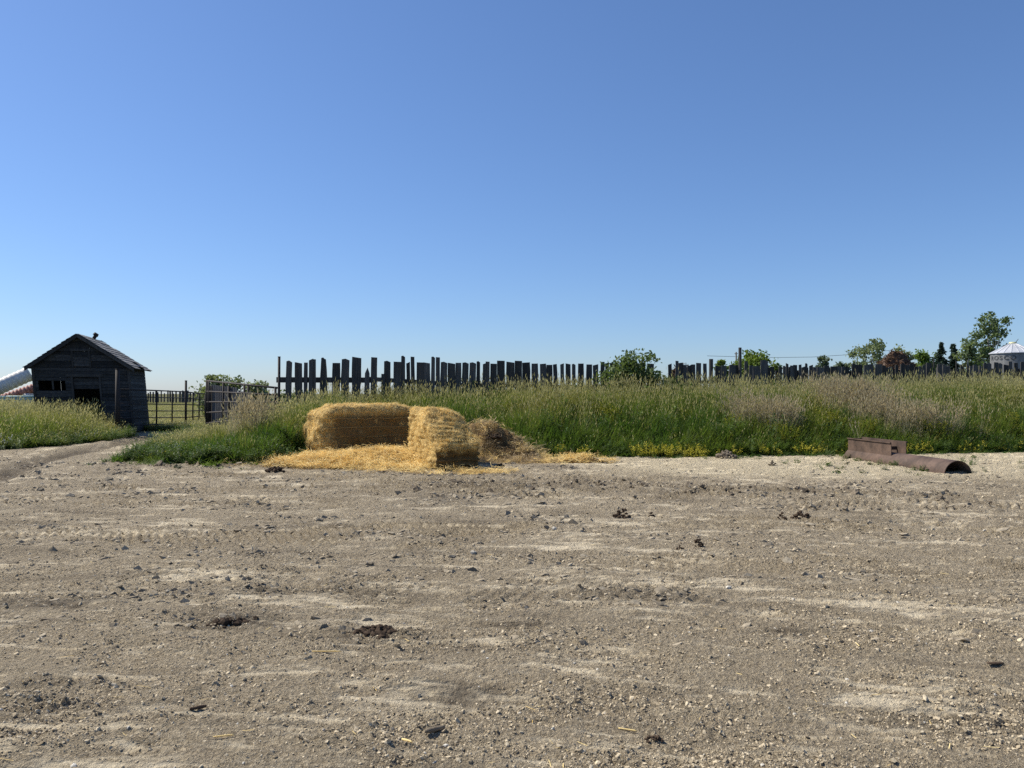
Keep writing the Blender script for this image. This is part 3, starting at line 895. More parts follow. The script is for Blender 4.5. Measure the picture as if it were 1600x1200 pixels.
# heap surface under the straw
def build_heap():
    xs = np.linspace(-6.4, 2.8, 190); ys = np.linspace(16.2, 21.4, 110)
    Xh, Yh = np.meshgrid(xs, ys)
    hh = heap(Xh, Yh)
    rough = 0.22 * fbm(Xh / 0.30, Yh / 0.30, 4, 401, 0.6) + 0.06 * np.abs(fbm(Xh / 0.12, Yh / 0.12, 2, 402))
    Zh = ground_z(Xh, Yh) + hh - 0.03 + rough * np.clip(hh * 3, 0, 1)
    V = np.stack([Xh.ravel(), Yh.ravel(), Zh.ravel()], 1)
    nc = len(xs)
    Fc = [(j * nc + i, j * nc + i + 1, (j + 1) * nc + i + 1, (j + 1) * nc + i) for j in range(len(ys) - 1) for i in range(nc - 1)
          if max(hh[j, i], hh[j + 1, i + 1]) > 0.045]
    o = mesh_obj('straw_heap', V, Fc, M['heap'], None, True)
    me = o.data
    at = me.attributes.new('damp_shade', 'FLOAT', 'POINT')
    dm = np.clip(sstep(-0.6, 0.1, fbm(Xh / 0.45, Yh / 0.45, 3, 411)) * sstep(-1.6, -0.9, Xh) * 1.0, 0, 1)
    at.data.foreach_set('value', dm.ravel().astype(np.float32))
    bm = bmesh.new(); bm.from_mesh(me)
    loose = [v for v in bm.verts if not v.link_faces]
    bmesh.ops.delete(bm, geom=loose, context='VERTS'); bm.to_mesh(me); bm.free()
    tag(o, 'spilled straw and trampled manure heaped round the two bales', 'straw heap', kind='stuff')
    return o
M['heap'] = M['bale']
build_heap()
def heap_z(q):
    return ground_z(q[:, 0], q[:, 1]) + heap(q[:, 0], q[:, 1])
n = 34000
q = np.stack([rng.uniform(-6.6, 3.0, n), rng.uniform(15.0, 20.8, n)], 1)
m_ = straw_mask(q[:, 0], q[:, 1]) + 0.5 * (heap(q[:, 0], q[:, 1]) > 0.12)
pr = np.clip(m_ * (0.75 + 1.0 * fbm(q[:, 0] / 0.5, q[:, 1] / 0.4, 3, 311)), 0, 1) ** 1.3
q = q[rng.random(n) < pr * 0.75]
isd = (q[:, 0] > -1.3) & (q[:, 1] > 17.0) & (q[:, 0] < 0.7) & (rng.random(len(q)) < 0.75)
hole = (q[:, 0] > -1.3) & (fbm(q[:, 0] / 0.45, q[:, 1] / 0.45, 3, 411) > 0.08) & (q[:, 1] > 18.0)
hole |= (q[:, 0] > -1.3) & (q[:, 1] > 18.3) & (rng.random(len(q)) < 0.55)
q, isd = q[~hole], isd[~hole]
for nm, sel, colx, lab in (('loose_straw', q[~isd], strawc, 'golden loose straw spread in front of the bales'), ('weathered_straw', q[isd], strawd, 'dull trampled straw over the manure heap beside the bale')):
    pts = np.column_stack([sel, heap_z(sel) + rng.uniform(-0.01, 0.03, len(sel))])
    scatter(nm, pts, rnd_rot(len(sel), 0.25), uni_scl(rng.uniform(0.7, 1.2, len(sel))), colx, lab, 'straw')
q = yard_points(380, power=1.0); q = q[on_yard(q)]
q2 = np.stack([rng.normal(-1, 4.5, 1500), rng.normal(15.2, 1.3, 1500)], 1); q2 = q2[on_yard(q2)]
q = np.concatenate([q, q2])
scatter('straw_litter', place(q, -0.008), rnd_rot(len(q), 0.08), uni_scl(rng.uniform(0.2, 0.65, len(q))), singlec, 'single straws littering the dirt yard', 'straw')

# ------------------------------------------------------------------ straw bales
def make_bale(name, label, loc, rz, size, seed, flake_axis, slump=0.0, ncut=46, damp_shade_fn=None, twine_z=(), fuzz=3800, bulge=0.085, rad=0.19, spill=0.0, fl_amp=0.012):
    L_, W_, H_ = size
    bm = bmesh.new()
    bmesh.ops.create_cube(bm, size=2.0)
    bmesh.ops.subdivide_edges(bm, edges=bm.edges[:], cuts=ncut, use_grid_fill=True)
    hx, hy, hz = L_ / 2, W_ / 2, H_ / 2
    so = Vector((seed * 3.1, seed * 7.7, seed))
    damp_shade = []
    for v in bm.verts:
        p = Vector((v.co.x * hx, v.co.y * hy, v.co.z * hz))
        inner = Vector((max(-hx + rad, min(hx - rad, p.x)), max(-hy + rad, min(hy - rad, p.y)), max(-hz + rad, min(hz - rad, p.z))))
        d = p - inner
        nrm = d.normalized() if d.length > 1e-6 else Vector((0, 0, 1))
        if d.length > 1e-6: p = inner + nrm * rad
        fx, fy, fz = p.x / hx, p.y / hy, p.z / hz
        p += nrm * (bulge * (mnoise.noise(p * 1.7 + so) + 0.6 * mnoise.noise(p * 4.2 + so)))
        p += nrm * 0.020 * mnoise.noise(p * 13 + so)
        ax = p.z if flake_axis == 'Z' else p.x
        fl = math.sin(2 * math.pi * (ax / 0.115 + 0.35 * mnoise.noise(p * 2.2 + so)))
        fw = 1.0 if flake_axis == 'X' else 0.25 + 0.75 * max(0.0, min(1.0, (fx - 0.3) / 0.5)) * (1.0 if fy > -0.85 else 0.2)
        p += nrm * (fl_amp * fw * (fl if fl > 0 else fl * 1.6))
        if spill:
            le = max(0.0, min(1.0, (-fx - 0.35) / 0.65))
            p.x -= spill * le * max(0.0, 1 - abs(fz + 0.25)) * (0.75 + 0.5 * mnoise.noise(p * 2.5 + so))
            p.z -= 0.16 * le ** 2 * max(0.0, fz)
            p.y -= 0.10 * max(0.0, -fz) * le
        if slump:
            # the near end sags: its top rounds over and the flakes above overhang the darkened foot
            e = max(0.0, min(1.0, (fx + 0.3) / 1.3)); g = max(0.0, min(1.0, (fy + 0.4) / 1.4))
            up = max(0.0, fz + 0.2) / 1.2
            p.z -= slump * (0.30 * e ** 2 + 0.55 * g ** 2 * (0.35 + 0.65 * e)) * up
            ne = max(0.0, min(1.0, (fx - 0.2) / 0.8))
            p.x -= 0.72 * max(0.0, min(1.0, (fz + 0.30) / 1.30)) ** 1.25 * ne
            foot = max(0.0, min(1.0, (-0.22 - fz + 0.12 * mnoise.noise(p * 3.0 + so)) / 0.30)) * max(0.0, min(1.0, (fx - 0.8) / 0.2))
            p.x -= 0.13 * foot
        v.co = p + Vector((0, 0, hz))
        damp_shade.append(min(1.0, damp_shade_fn(fx, fy, fz, p)) if damp_shade_fn else 0.0)
    me = bpy.data.meshes.new(name)
    bm.normal_update()
    bm.to_mesh(me)
    me.attributes.new('damp_shade', 'FLOAT', 'POINT').data.foreach_set('value', np.array(damp_shade, np.float32))
    me.materials.append(M['bale'])
    me.polygons.foreach_set('use_smooth', np.ones(len(me.polygons), dtype=bool))
    root = empty(name, loc, rz)
    tag(root, label, 'straw bale')
    link(bpy.data.objects.new('straw_block', me), root)
    # straws sticking out of every face
    nv = len(me.vertices)
    co = np.empty(nv * 3); me.vertices.foreach_get('co', co); co = co.reshape(-1, 3)
    no = np.array([v.normal[:] for v in me.vertices])
    ar = rng.integers(0, nv, fuzz)
    dmp_shade = np.array(damp_shade)[ar] * 1.25
    ar = ar[(co[ar, 2] > 0.03) & (rng.random(fuzz) > dmp_shade)]
    rots = []
    for i in ar:
        nv_ = Vector(no[i]) + Vector((random.gauss(0, .25), random.gauss(0, .25), random.gauss(0, .25)))
        qn = nv_.to_track_quat('Z', 'Y')
        rots.append((qn.to_matrix().to_4x4() @ Matrix.Rotation(random.random() * 6.28, 4, 'Z')).to_euler()[:])
    o = scatter('straw_fuzz', co[ar] + no[ar] * rng.uniform(-0.012, 0.012, (len(ar), 1)), np.array(rots), uni_scl(rng.uniform(0.3, 0.75, len(ar))), fuzzc, None, None, root)
    bm.free()
    for z in twine_z:
        mb = MB()
        k = 14
        pts = [(-hx + (2 * hx) * i / k, -hy - 0.035 - 0.012 * random.random(), z + 0.012 * random.gauss(0, 1)) for i in range(k + 1)]
        for a_, b_ in zip(pts, pts[1:]): mb.tube(a_, b_, 0.006, 5)
        mb.build('twine', M['twine'], root, True)
    return root

UA = math.atan2(0.41, 0.91)
# back bale: long face towards us, in shade
UB = math.radians(35)
cx, cy = X(506, 18.3), 18.3
c1 = Vector((cx, cy)) + Vector((math.cos(UB), math.sin(UB))) * 1.22 + Vector((-math.sin(UB), math.cos(UB))) * 0.58
make_bale('straw_bale', 'large rectangular straw bale behind, its long shaded face towards the yard', (c1.x, c1.y, gz(c1.x, c1.y) + 0.05), UB, (2.44, 1.15, 1.26), 3, 'X', rad=0.17, spill=0.17, bulge=0.085,
          twine_z=(0.3, 0.52, 0.74, 0.95), damp_shade_fn=lambda fx, fy, fz, p: max(0, min(1, 0.45 * (-0.55 - fz) * 3)) + 0.78 * max(0.0, min(1.0, (-0.80 - fy) * 10)) * max(0.0, min(1.0, (0.75 - fz) * 5)) * max(0.0, min(1.0, (fx + 0.9) * 5)))  # straw darker towards the base; long face has its shade painted in
# near bale: its end towards us, slumped
e0 = Vector((X(684, 16.0), 16.0))
u2 = Vector((0.38, -0.925)).normalized()            # points out of the near end
w2 = Vector((0.925, 0.38)).normalized()
c2 = e0 - u2 * 1.2 + w2 * 0.46
make_bale('straw_bale', 'slumped straw bale in front with layered flakes and a weathered foot with shade painted in', (c2.x, c2.y, gz(c2.x, c2.y) + 0.0), math.atan2(u2.y, u2.x), (2.5, 0.96, 1.26), 8, 'Z',
          slump=0.62, fl_amp=0.026, damp_shade_fn=lambda fx, fy, fz, p: 1.0 * max(0, min(1, (-0.22 - fz + 0.2 * mnoise.noise(p * 3.5)) * 3.5)) * max(0, min(1, (fx - 0.72) * 5)) * 0.9, fuzz=4200)  # foot colour mixes weathered straw with painted overhang shade

# ------------------------------------------------------------------ rusted half-buried pipe with its steel hopper
def build_pipe():
    A = Vector((X(1496, 15.55), 15.55, 0)); B = Vector((X(1335, 19.5), 19.5, 0))
    ax = (B - A); Ln = ax.length
    ang = math.atan2(ax.y, ax.x)
    root = empty('steel_culvert', (A.x, A.y, gz(A.x, A.y) - 0.03), ang)
    tag(root, 'half-buried rusty steel pipe with an open box hopper, on the pale dirt', 'pipe')
    r0, r1, n = 0.295, 0.280, 40
    V, Fc = [], []
    xs = [0, 0.02, 1.3, 1.36, 1.39, 1.42, 1.48, Ln]
    ro = [r0, r0, r0, r0 - 0.004, r0 - 0.012, r0 - 0.002, r0 - 0.004, r0 - 0.004]
    for k, (x_, rr) in enumerate(zip(xs, ro)):
        for i in range(n):
            t = 2 * math.pi * i / n
            V.append((x_, rr * math.cos(t), rr * math.sin(t) + 0.0))
    m = len(xs)
    for k, x_ in enumerate((0, Ln)):
        for i in range(n):
            t = 2 * math.pi * i / n
            V.append((x_, r1 * math.cos(t), r1 * math.sin(t)))
    for k in range(m - 1):
        for i in range(n):
            j = (i + 1) % n
            Fc.append((k * n + i, k * n + j, (k + 1) * n + j, (k + 1) * n + i))
    for i in range(n):
        j = (i + 1) % n
        Fc.append((m * n + j, m * n + i, (m + 1) * n + i, (m + 1) * n + j))
        Fc.append((i, m * n + i, m * n + j, j))
        Fc.append(((m - 1) * n + i, (m - 1) * n + j, (m + 1) * n + j, (m + 1) * n + i))
    mesh_obj('pipe', V, Fc, M['rust'], root, True)
    x0, x1, hw = 2.05, Ln - 0.02, 0.17
    zb, zt = 0.20, 0.53
    def plate(nm, a, b): mb = MB(); mb.box(a, b); return mb.build(nm, M['rust'], root)
    plate('hopper_side', (x0, hw, zb), (x1, hw + 0.012, zt))
    plate('hopper_side', (x0, -hw - 0.012, zb), (x1, -hw, zt + 0.015))
    plate('hopper_end', (x1 - 0.012, -hw + 0.001, zb), (x1 - 0.001, hw - 0.001, zt - 0.01))
    plate('hopper_end', (x0 + 0.35, -hw + 0.001, zb + 0.14), (x0 + 0.365, hw - 0.001, zb + 0.22))
    mb = MB(); mb.box((x0 - 0.002, hw + 0.013, zt - 0.02), (x1, hw + 0.04, zt + 0.004)); mb.build('hopper_rim', M['rust'], root)
    mb = MB(); mb.box((x0 - 0.002, -hw - 0.04, zt - 0.004), (x1, -hw - 0.013, zt + 0.02)); mb.build('hopper_rim', M['rust'], root)
build_pipe()

# ------------------------------------------------------------------ granary (small grey wooden building on the left)
def build_granary():
    D = 31.0
    rc = Vector((X(207, D), D))                   # right front corner
    th = math.atan2(0.28, 0.96)
    ux, uy = Vector((math.cos(th), math.sin(th))), Vector((-math.sin(th), math.cos(th)))
    W_, L_ = 3.40, 3.7
    o0 = rc - ux * W_
    root = empty('wooden_granary', (o0.x, o0.y, 0.0), th)
    tag(root, 'leaning weathered grey board granary with gable roof on the left', 'granary')
    EV, PK = 2.72, 3.90
    def T(x, y, z):                                # the whole building leans to the left
        return (x - 0.085 * (z - 1.0), y - 0.02 * z, z)
    def roof_z(x): return EV + (PK - EV) * (1 - abs(x - W_ / 2) / (W_ / 2))
    holes = [(0.16, 1.10, 1.80, 2.13), (1.30, 2.34, 0.0, 2.24), ]
    pitch = 0.128
    def board(x0, x1, y0, y1, z0, z1, mat, nm='siding_board', slope=None, lift=0.0):
        mb = MB()
        jx0, jx1 = random.uniform(-.006, .006), random.uniform(-.006, .006)
        tw = random.uniform(-0.006, 0.006)
        def fn(x, y, z):
            return T(x, y + (lift if z < (z0 + z1) / 2 else 0) + (tw if x > (x0 + x1) / 2 else -tw) * 0.5, z + (jx0 if x < (x0 + x1) / 2 else jx1))
        if slope is None:
            mb.box((x0, y0, z0), (x1, y1, z1), fn)
        else:
            (a0, a1), (b0, b1) = slope               # x extents at z0 and at z1
            v = [(a0, y0, z0), (a1, y0, z0), (a1, y1, z0), (a0, y1, z0), (b0, y0, z1), (b1, y0, z1), (b1, y1, z1), (b0, y1, z1)]
            mb.add([fn(*q) for q in v], [(0, 3, 2, 1), (4, 5, 6, 7), (0, 1, 5, 4), (1, 2, 6, 5), (2, 3, 7, 6), (3, 0, 4, 7)])
        return mb.build(nm, mat, root)
    z = 0.06
    while z < PK - 0.06:
        z1 = z + pitch - random.uniform(0.004, 0.012)
        def ext(zz):
            if zz <= EV: return (0.0, W_)
            k = (zz - EV) / (PK - EV) * W_ / 2
            return (k, W_ - k)
        e0, e1 = ext(z), ext(z1)
        if e1[1] - e1[0] < 0.05: break
        segs = [(e0[0], e0[1])]
        for (hx0, hx1, hz0, hz1) in holes:
            if z1 > hz0 + 0.03 and z < hz1 - 0.03:
                segs = [q for s_ in segs for q in ((s_[0], min(s_[1], hx0)), (max(s_[0], hx1), s_[1])) if q[1] - q[0] > 0.02]
        for (a, b) in segs:
            sl = None
            if z1 > EV: sl = ((e0[0] if a == e0[0] else a, e0[1] if b == e0[1] else b), (e1[0] if a == e0[0] else a, e1[1] if b == e0[1] else b))
            board(a, b, 0.0, 0.022, z, z1, M['siding'], slope=sl, lift=-0.008)
        z += pitch
    z = 0.06
    while z < EV - 0.02:                            # right-hand wall
        z1 = z + pitch - random.uniform(0.004, 0.012)
        board(W_ - 0.024, W_ - 0.002, 0.03, L_, z, z1, M['siding'])
        z += pitch
    # closed far walls
    mb = MB(); mb.box((0.0, 0.03, 0.05), (0.022, L_, EV), T); mb.build('side_wall', M['siding'], root)
    mb = MB()
    mb.add([T(0.03, L_ - 0.02, 0.05), T(W_ - 0.03, L_ - 0.02, 0.05), T(W_ - 0.03, L_ - 0.02, EV), T(W_ / 2, L_ - 0.02, PK - 0.03), T(0.03, L_ - 0.02, EV),
            T(0.03, L_ + 0.002, 0.05), T(W_ - 0.03, L_ + 0.002, 0.05), T(W_ - 0.03, L_ + 0.002, EV), T(W_ / 2, L_ + 0.002, PK - 0.03), T(0.03, L_ + 0.002, EV)],
           [(0, 1, 2, 3, 4), (9, 8, 7, 6, 5), (0, 5, 6, 1), (1, 6, 7, 2), (4, 9, 5, 0), (2, 7, 8, 3), (3, 8, 9, 4)])
    mb.build('back_wall', M['siding'], root)
    mb = MB(); mb.box((0.03, 0.03, 0.08), (W_ - 0.03, L_ - 0.03, 0.14), T); mb.build('floor', M['plank'], root)
    # door: upper slab boards in the opening, dark below; frame posts and header
    for k in range(3):
        board(1.38, 2.28, 0.05, 0.075, 1.79 + k * 0.142, 1.79 + (k + 1) * 0.142 - 0.008, M['siding'], 'door_board')
    for (a, b, c, d) in ((1.30, 1.37, 0.1, 2.26), (2.29, 2.36, 0.1, 2.26)):
        mb = MB(); mb.box((a, -0.03, c), (b, 0.05, d), T); mb.build('door_frame', M['plank'], root)
    mb = MB(); mb.box((1.14, -0.034, 2.265), (2.44, -0.002, 2.37), T); mb.build('door_frame', M['plank'], root)
    mb = MB(); mb.box((0.62, 0.03, 1.76), (0.68, 0.06, 2.16), T); mb.build('window_post', M['plank'], root)
    # gable hatch
    hx0, hx1, hz0, hz1 = 1.46, 2.00, 2.68, 3.20
    for k in range(4):
        board(hx0, hx1, -0.034, -0.012, hz0 + k * 0.118, hz0 + (k + 1) * 0.118 - 0.008, M['siding'], 'hatch_board')
    for (a, b, c, d) in ((hx0 - 0.07, hx0 - 0.005, hz0 - 0.06, hz1 + 0.07), (hx1 + 0.005, hx1 + 0.07, hz0 - 0.06, hz1 + 0.07), (hx0 - 0.07, hx1 + 0.07, hz1 + 0.075, hz1 + 0.13)):
        mb = MB(); mb.box((a, -0.04, c), (b, -0.002, d), T); mb.build('hatch_frame', M['plank'], root)
    for (a, c, d) in ((-0.03, 0.05, EV - 0.03), (W_ - 0.06, 0.05, EV - 0.03)):
        mb = MB(); mb.box((a, -0.032, c), (a + 0.09, -0.010, d), T); mb.build('corner_board', M['plank'], root)
    # roof: shingle courses on both slopes, ridge board, torn pieces on the right
    ov, oe = 0.16, 0.27
    for side in (-1, 1):
        half = W_ / 2
        sl = Vector((side * half, 0, EV - PK)); ln = sl.length; dirv = sl / ln
        nrm = Vector((side * (PK - EV), 0, half)).normalized()
        tot = ln + oe
        # roof deck
        mb = MB()
        p0 = Vector((half, 0, PK)); p1 = p0 + dirv * tot
        vs = []
        for (q, y_) in ((p0, -ov), (p1, -ov), (p1, L_ + ov), (p0, L_ + ov)):
            vs.append(T(q.x, y_, q.z + 0.012))
        for (q, y_) in ((p0, -ov), (p1, -ov), (p1, L_ + ov), (p0, L_ + ov)):
            w_ = q + nrm * 0.025
            vs.append(T(w_.x, y_, w_.z + 0.012))
        mb.add(vs, [(0, 1, 2, 3), (7, 6, 5, 4), (0, 4, 5, 1), (1, 5, 6, 2), (2, 6, 7, 3), (3, 7, 4, 0)])
        deck = mb.build('roof', M['plank'], root)
        nc = 11
        for k in range(nc):
            a, b = tot * k / nc, tot * (k + 1) / nc + 0.02
            y_ = -ov - 0.02
            while y_ < L_ + ov:
                wd = random.uniform(0.7, 1.3)
                y2 = min(y_ + wd, L_ + ov + 0.02)
                miss = side == 1 and random.random() < 0.05
                curl = random.uniform(0.0, 0.02) + (random.uniform(0.04, 0.10) if side == 1 and k > 5 and random.random() < 0.10 else 0)
                if not miss:
                    mb = MB(); vs = []
                    for hgt in (0.028, 0.044):
                        for (s_, yy, lf) in ((a, y_, 0), (b, y_, curl + 0.012), (b, y2 - 0.01, curl * random.random() + 0.012), (a, y2 - 0.01, 0)):
                            w_ = p0 + dirv * s_ + nrm * (hgt + 0.013 + lf)
                            vs.append(T(w_.x, yy, w_.z))
                    mb.add(vs, [(0, 1, 2, 3), (7, 6, 5, 4), (0, 4, 5, 1), (1, 5, 6, 2), (2, 6, 7, 3), (3, 7, 4, 0)])
                    mb.build('shingle_strip', M['shingle'], deck)
                y_ = y2
        # bargeboard on the gable
        mb = MB(); vs = []
        for (q, y_) in ((p0, -ov - 0.045), (p1, -ov - 0.045), (p1, -ov - 0.022), (p0, -ov - 0.022)):
            vs.append(T(q.x, y_, q.z - 0.10))
        for (q, y_) in ((p0, -ov - 0.045), (p1, -ov - 0.045), (p1, -ov - 0.022), (p0, -ov - 0.022)):
            vs.append(T(q.x, y_, q.z + 0.03))
        mb.add(vs, [(0, 3, 2, 1), (4, 5, 6, 7), (0, 1, 5, 4), (1, 2, 6, 5), (2, 3, 7, 6), (3, 0, 4, 7)])
        mb.build('bargeboard', M['plank'], root)
    # tilted metal roof vent
    a = Vector(T(W_ / 2 + 0.1, 2.0, PK - 0.05)); b = a + Vector((0.10, 0, 0.20))
    mb = MB(); mb.tube(a, b, 0.07, 12); mb.tube(b - Vector((0.03, 0, 0.03)), b + Vector((0.04, 0, 0.07)), 0.11, 12, 0.09); mb.build('roof_vent', M['rust_dark'], root, True)
build_granary()

# ------------------------------------------------------------------ slab fence on the mound
def board_mesh(k):
    """rough slab, unit size: 1 wide, 1 thick, 1 tall, base at 0"""
    random.seed(100 + k)
    n = 7
    tl, tr = [(1.0, 1.0), (0.99, 1.0), (1.0, 0.985), (0.975, 1.0), (1.0, 0.98), (0.86, 0.86), (1.0, 0.995), (0.98, 0.95)][k % 8]
    Ls, Rs = [], []
    for i in range(n):
        t = i / (n - 1)
        wob = 0.06 if k % 3 else 0.025
        Ls.append((-0.5 + random.uniform(-wob, wob), tl * t)); Rs.append((0.5 + random.uniform(-wob, wob), tr * t))
    top = [(0.0, max(tl, tr) * (1.01 if k % 8 != 5 else 1.12))] if k % 8 in (2, 5) else []
    ring = Rs + top + Ls[::-1]
    m = len(ring)
    V = [(x, -0.5, z) for x, z in ring] + [(x, 0.5, z) for x, z in ring]
    Fc = [tuple(range(m)), tuple(range(2 * m - 1, m - 1, -1))] + [(i, m + i, m + (i + 1) % m, (i + 1) % m) for i in range(m)]
    me = bpy.data.meshes.new('board')
    me.from_pydata(V, [], Fc); me.materials.append(M['fence']); me.update()
    return me
BM = [board_mesh(k) for k in range(8)]
random.seed(21)
def post_mesh():
    mb = MB(); mb.tube((0, 0, 0), (0, 0, 1), 0.5, 12, 0.48)
    me = bpy.data.meshes.new('post'); me.from_pydata(mb.v, [], mb.f); me.materials.append(M['fence']); me.update()
    return me
PMESH = post_mesh()

def fdepth(px):
    return np.interp(px, [400, 435, 945, 1045, 1600, 1800], [24.0, 24.0, 25.8, 26.2, 31.0, 33.0])

def put_board(root, xa, xb, top, lean=0.0, kind='board', mesh=None, dd=0.0, shape=None):
    pc = (xa + xb) / 2
    d = float(fdepth(pc)) + dd
    x = X(pc, d); w = (xb - xa + (0.6 if kind != 'post' else 0)) / FPX * d
    zt = Zp(top, d); zb = gz(x, d) - 0.1
    if kind == 'post':
        o = bpy.data.objects.new('post', PMESH); o.scale = (w, w, zt - zb)
    else:
        o = bpy.data.objects.new('board', BM[random.choice((0, 1, 2, 3, 4, 6, 0, 6)) if shape is None else shape])
        o.scale = (w, random.uniform(0.03, 0.05), zt - zb)
    link(o, root)
    o.location = (x, d + random.uniform(-0.015, 0.015), zb)
    o.rotation_euler = (random.uniform(-0.02, 0.02), lean + random.gauss(0, 0.008), random.gauss(0, 0.06))
    return o

def z3(lst, ox, oy, s):
    return [(ox + a / s, ox + b / s, oy + t / s) + tuple(r) for a, b, t, *r in lst]

fence_a = empty('slab_fence', (0, 0, 0))
tag(fence_a, 'row of dark weathered slab boards on the mound, left of the leafy shrub', 'fence', 'slab board fence on the mound')
A1 = z3([(228, 270, 172), (310, 360, 178, 0, 4), (373, 398, 182), (409, 437, 152, .02), (443, 468, 155, -.02), (488, 514, 147, .03, 2), (545, 572, 155, -.05, 1),
         (595, 652, 185), (663, 720, 157, 0, 2), (747, 812, 137, .02, 4), (842, 875, 205, .02, 5), (895, 938, 140), (985, 1010, 270), (1005, 1052, 172, -.01, 2),
         (1075, 1133, 175), (1140, 1166, 133), (1183, 1208, 178), (1219, 1245, 136, -.02), (1256, 1305, 180), (1315, 1362, 180), (1370, 1396, 139), (1406, 1434, 140), (1442, 1490, 180, 0, 2), (1502, 1550, 184)], 400, 530, 5)
A2 = z3([(3, 48, 184), (57, 100, 184), (108, 155, 184), (165, 213, 184), (225, 250, 175), (262, 286, 185, .03, 3), (294, 322, 174), (333, 380, 190), (390, 447, 167), (457, 515, 175),
         (521, 575, 168), (580, 636, 180), (660, 708, 190), (722, 766, 190), (773, 817, 200), (835, 862, 193, -.02, 1), (882, 908, 188), (926, 960, 188), (975, 1000, 195, -.01, 2),
         (1022, 1063, 190), (1078, 1120, 197), (1133, 1172, 195), (1190, 1218, 177), (1228, 1255, 180), (1265, 1290, 185), (1300, 1340, 190), (1350, 1395, 188), (1402, 1440, 192), (1450, 1490, 186), (1500, 1540, 190), (1550, 1600, 190)], 700, 530, 5)
for b_ in A1 + A2: put_board(fence_a, *b_[:3], lean=(b_[3] if len(b_) > 3 else 0), shape=(b_[4] if len(b_) > 4 else None))
# rails behind the boards
def rail(root, pa, pb, ya, yb, h, dd, nm='rail'):
    mb = MB()
    da, db = float(fdepth(pa)) + dd, float(fdepth(pb)) + dd
    p, q = Vector((X(pa, da), da, Zp(ya, da))), Vector((X(pb, db), db, Zp(yb, db)))
    v = []
    for c in (p, q):
        v += [c + Vector((0, -.025, -h / 2)), c + Vector((0, .025, -h / 2)), c + Vector((0, .025, h / 2)), c + Vector((0, -.025, h / 2))]
    mb.add(v, [(0, 3, 2, 1), (4, 5, 6, 7), (0, 1, 5, 4), (1, 2, 6, 5), (2, 3, 7, 6), (3, 0, 4, 7)])
    return mb.build(nm, M['fence'], root)
rail(fence_a, 432, 582, 593.5, 594, 0.17, 0.06)
rail(fence_a, 575, 700, 592, 600, 0.14, 0.065)
rail(fence_a, 700, 860, 601, 603, 0.12, 0.06)
rail(fence_a, 860, 1030, 604, 604, 0.12, 0.065)

fence_b = empty('slab_fence', (0, 0, 0))
tag(fence_b, 'crooked slab board fence on the mound, right of the leafy shrub', 'fence', 'slab board fence on the mound')
B1 = z3([(225, 250, 240), (280, 300, 218), (305, 335, 232), (340, 365, 250), (370, 388, 256), (388, 402, 247), (405, 430, 247), (437, 472, 235), (500, 525, 240), (590, 630, 256), (640, 680, 256), (690, 740, 252),
         (745, 768, 250), (815, 835, 222), (850, 875, 255), (885, 935, 258), (943, 995, 215), (1000, 1050, 265), (1090, 1112, 265), (1120, 1138, 260), (1145, 1160, 237), (1170, 1198, 255), (1202, 1228, 250),
         (1240, 1257, 247), (1265, 1288, 262), (1295, 1310, 240), (1323, 1348, 250), (1355, 1380, 268), (1385, 1435, 265), (1440, 1478, 258), (1485, 1530, 262), (1535, 1570, 262), (1577, 1600, 265)], 1000, 520, 5)
B2 = z3([(5, 70, 545), (80, 140, 550), (162, 200, 528), (208, 250, 530), (265, 305, 533), (315, 345, 528), (360, 410, 528), (415, 445, 540), (450, 475, 552), (478, 508, 550), (525, 548, 536), (570, 600, 528), (612, 645, 535),
         (648, 682, 525), (690, 715, 545), (720, 750, 545), (755, 780, 530), (788, 832, 515), (878, 912, 525), (920, 945, 535), (950, 975, 540), (985, 1010, 570), (1012, 1035, 570), (1075, 1105, 535), (1132, 1148, 540), (1150, 1172, 542),
         (1185, 1215, 535), (1225, 1250, 540), (1258, 1285, 520), (1290, 1325, 520), (1348, 1378, 512), (1390, 1420, 522, 0, 2), (1437, 1470, 530), (1480, 1508, 505), (1525, 1550, 515), (1565, 1600, 510), (1612, 1640, 515), (1655, 1690, 520), (1710, 1740, 512), (1760, 1800, 525)], 1300, 470, 16 / 3)
for b_ in B1 + B2: put_board(fence_b, *b_[:3], lean=(b_[3] if len(b_) > 3 else 0), shape=(b_[4] if len(b_) > 4 else None))
for (a, b, t) in ((1154, 1159, 543), (1107, 1113.5, 561), (1464, 1471.5, 582.5), (1457.5, 1459.8, 561), (1494, 1496, 564)):
    put_board(fence_b, a, b, t, kind='post', dd=-0.12)
px = 1183.0
while px < 1680:                      # second, lower layer of slabs nailed to the far side of the rails
    w_ = random.uniform(5.5, 9.5)
    if random.random() < 0.80:
        put_board(fence_b, px, px + w_, random.uniform(573, 581), dd=0.17)
    px += w_ + random.uniform(0.4, 2.0)
rail(fence_b, 1040, 1320, 597, 597, 0.12, 0.07)
rail(fence_b, 1320, 1640, 597, 596, 0.12, 0.07)

# ------------------------------------------------------------------ pipe posts, gates and the sheet panel
def post(label, px, d, top, r, mat='rust_dark', group=None):
    x = X(px, d); zb = gz(x, d) - 0.2; zt = Zp(top, d)
    root = empty('gate_post', (x, d, zb)); tag(root, label, 'post', group)
    mb = MB(); mb.tube((0, 0, 0), (0, 0, zt - zb), r, 12); mb.build('shaft', M[mat], root, True)
    mb = MB(); mb.tube((0, 0, zt - zb + 0.002), (0, 0, zt - zb + 0.02), r * 1.08, 12); mb.build('cap', M[mat], root, True)
    return Vector((x, d, zt))
post('rusty steel post standing in front of the granary corner', 183.5, 28.8, 577, 0.075)
post('thin dark steel post between the two pipe gates', 290.5, 38.0, 595, 0.055)
post('tall thin post at the left end of the slab fence', 436, 23.8, 558, 0.04)

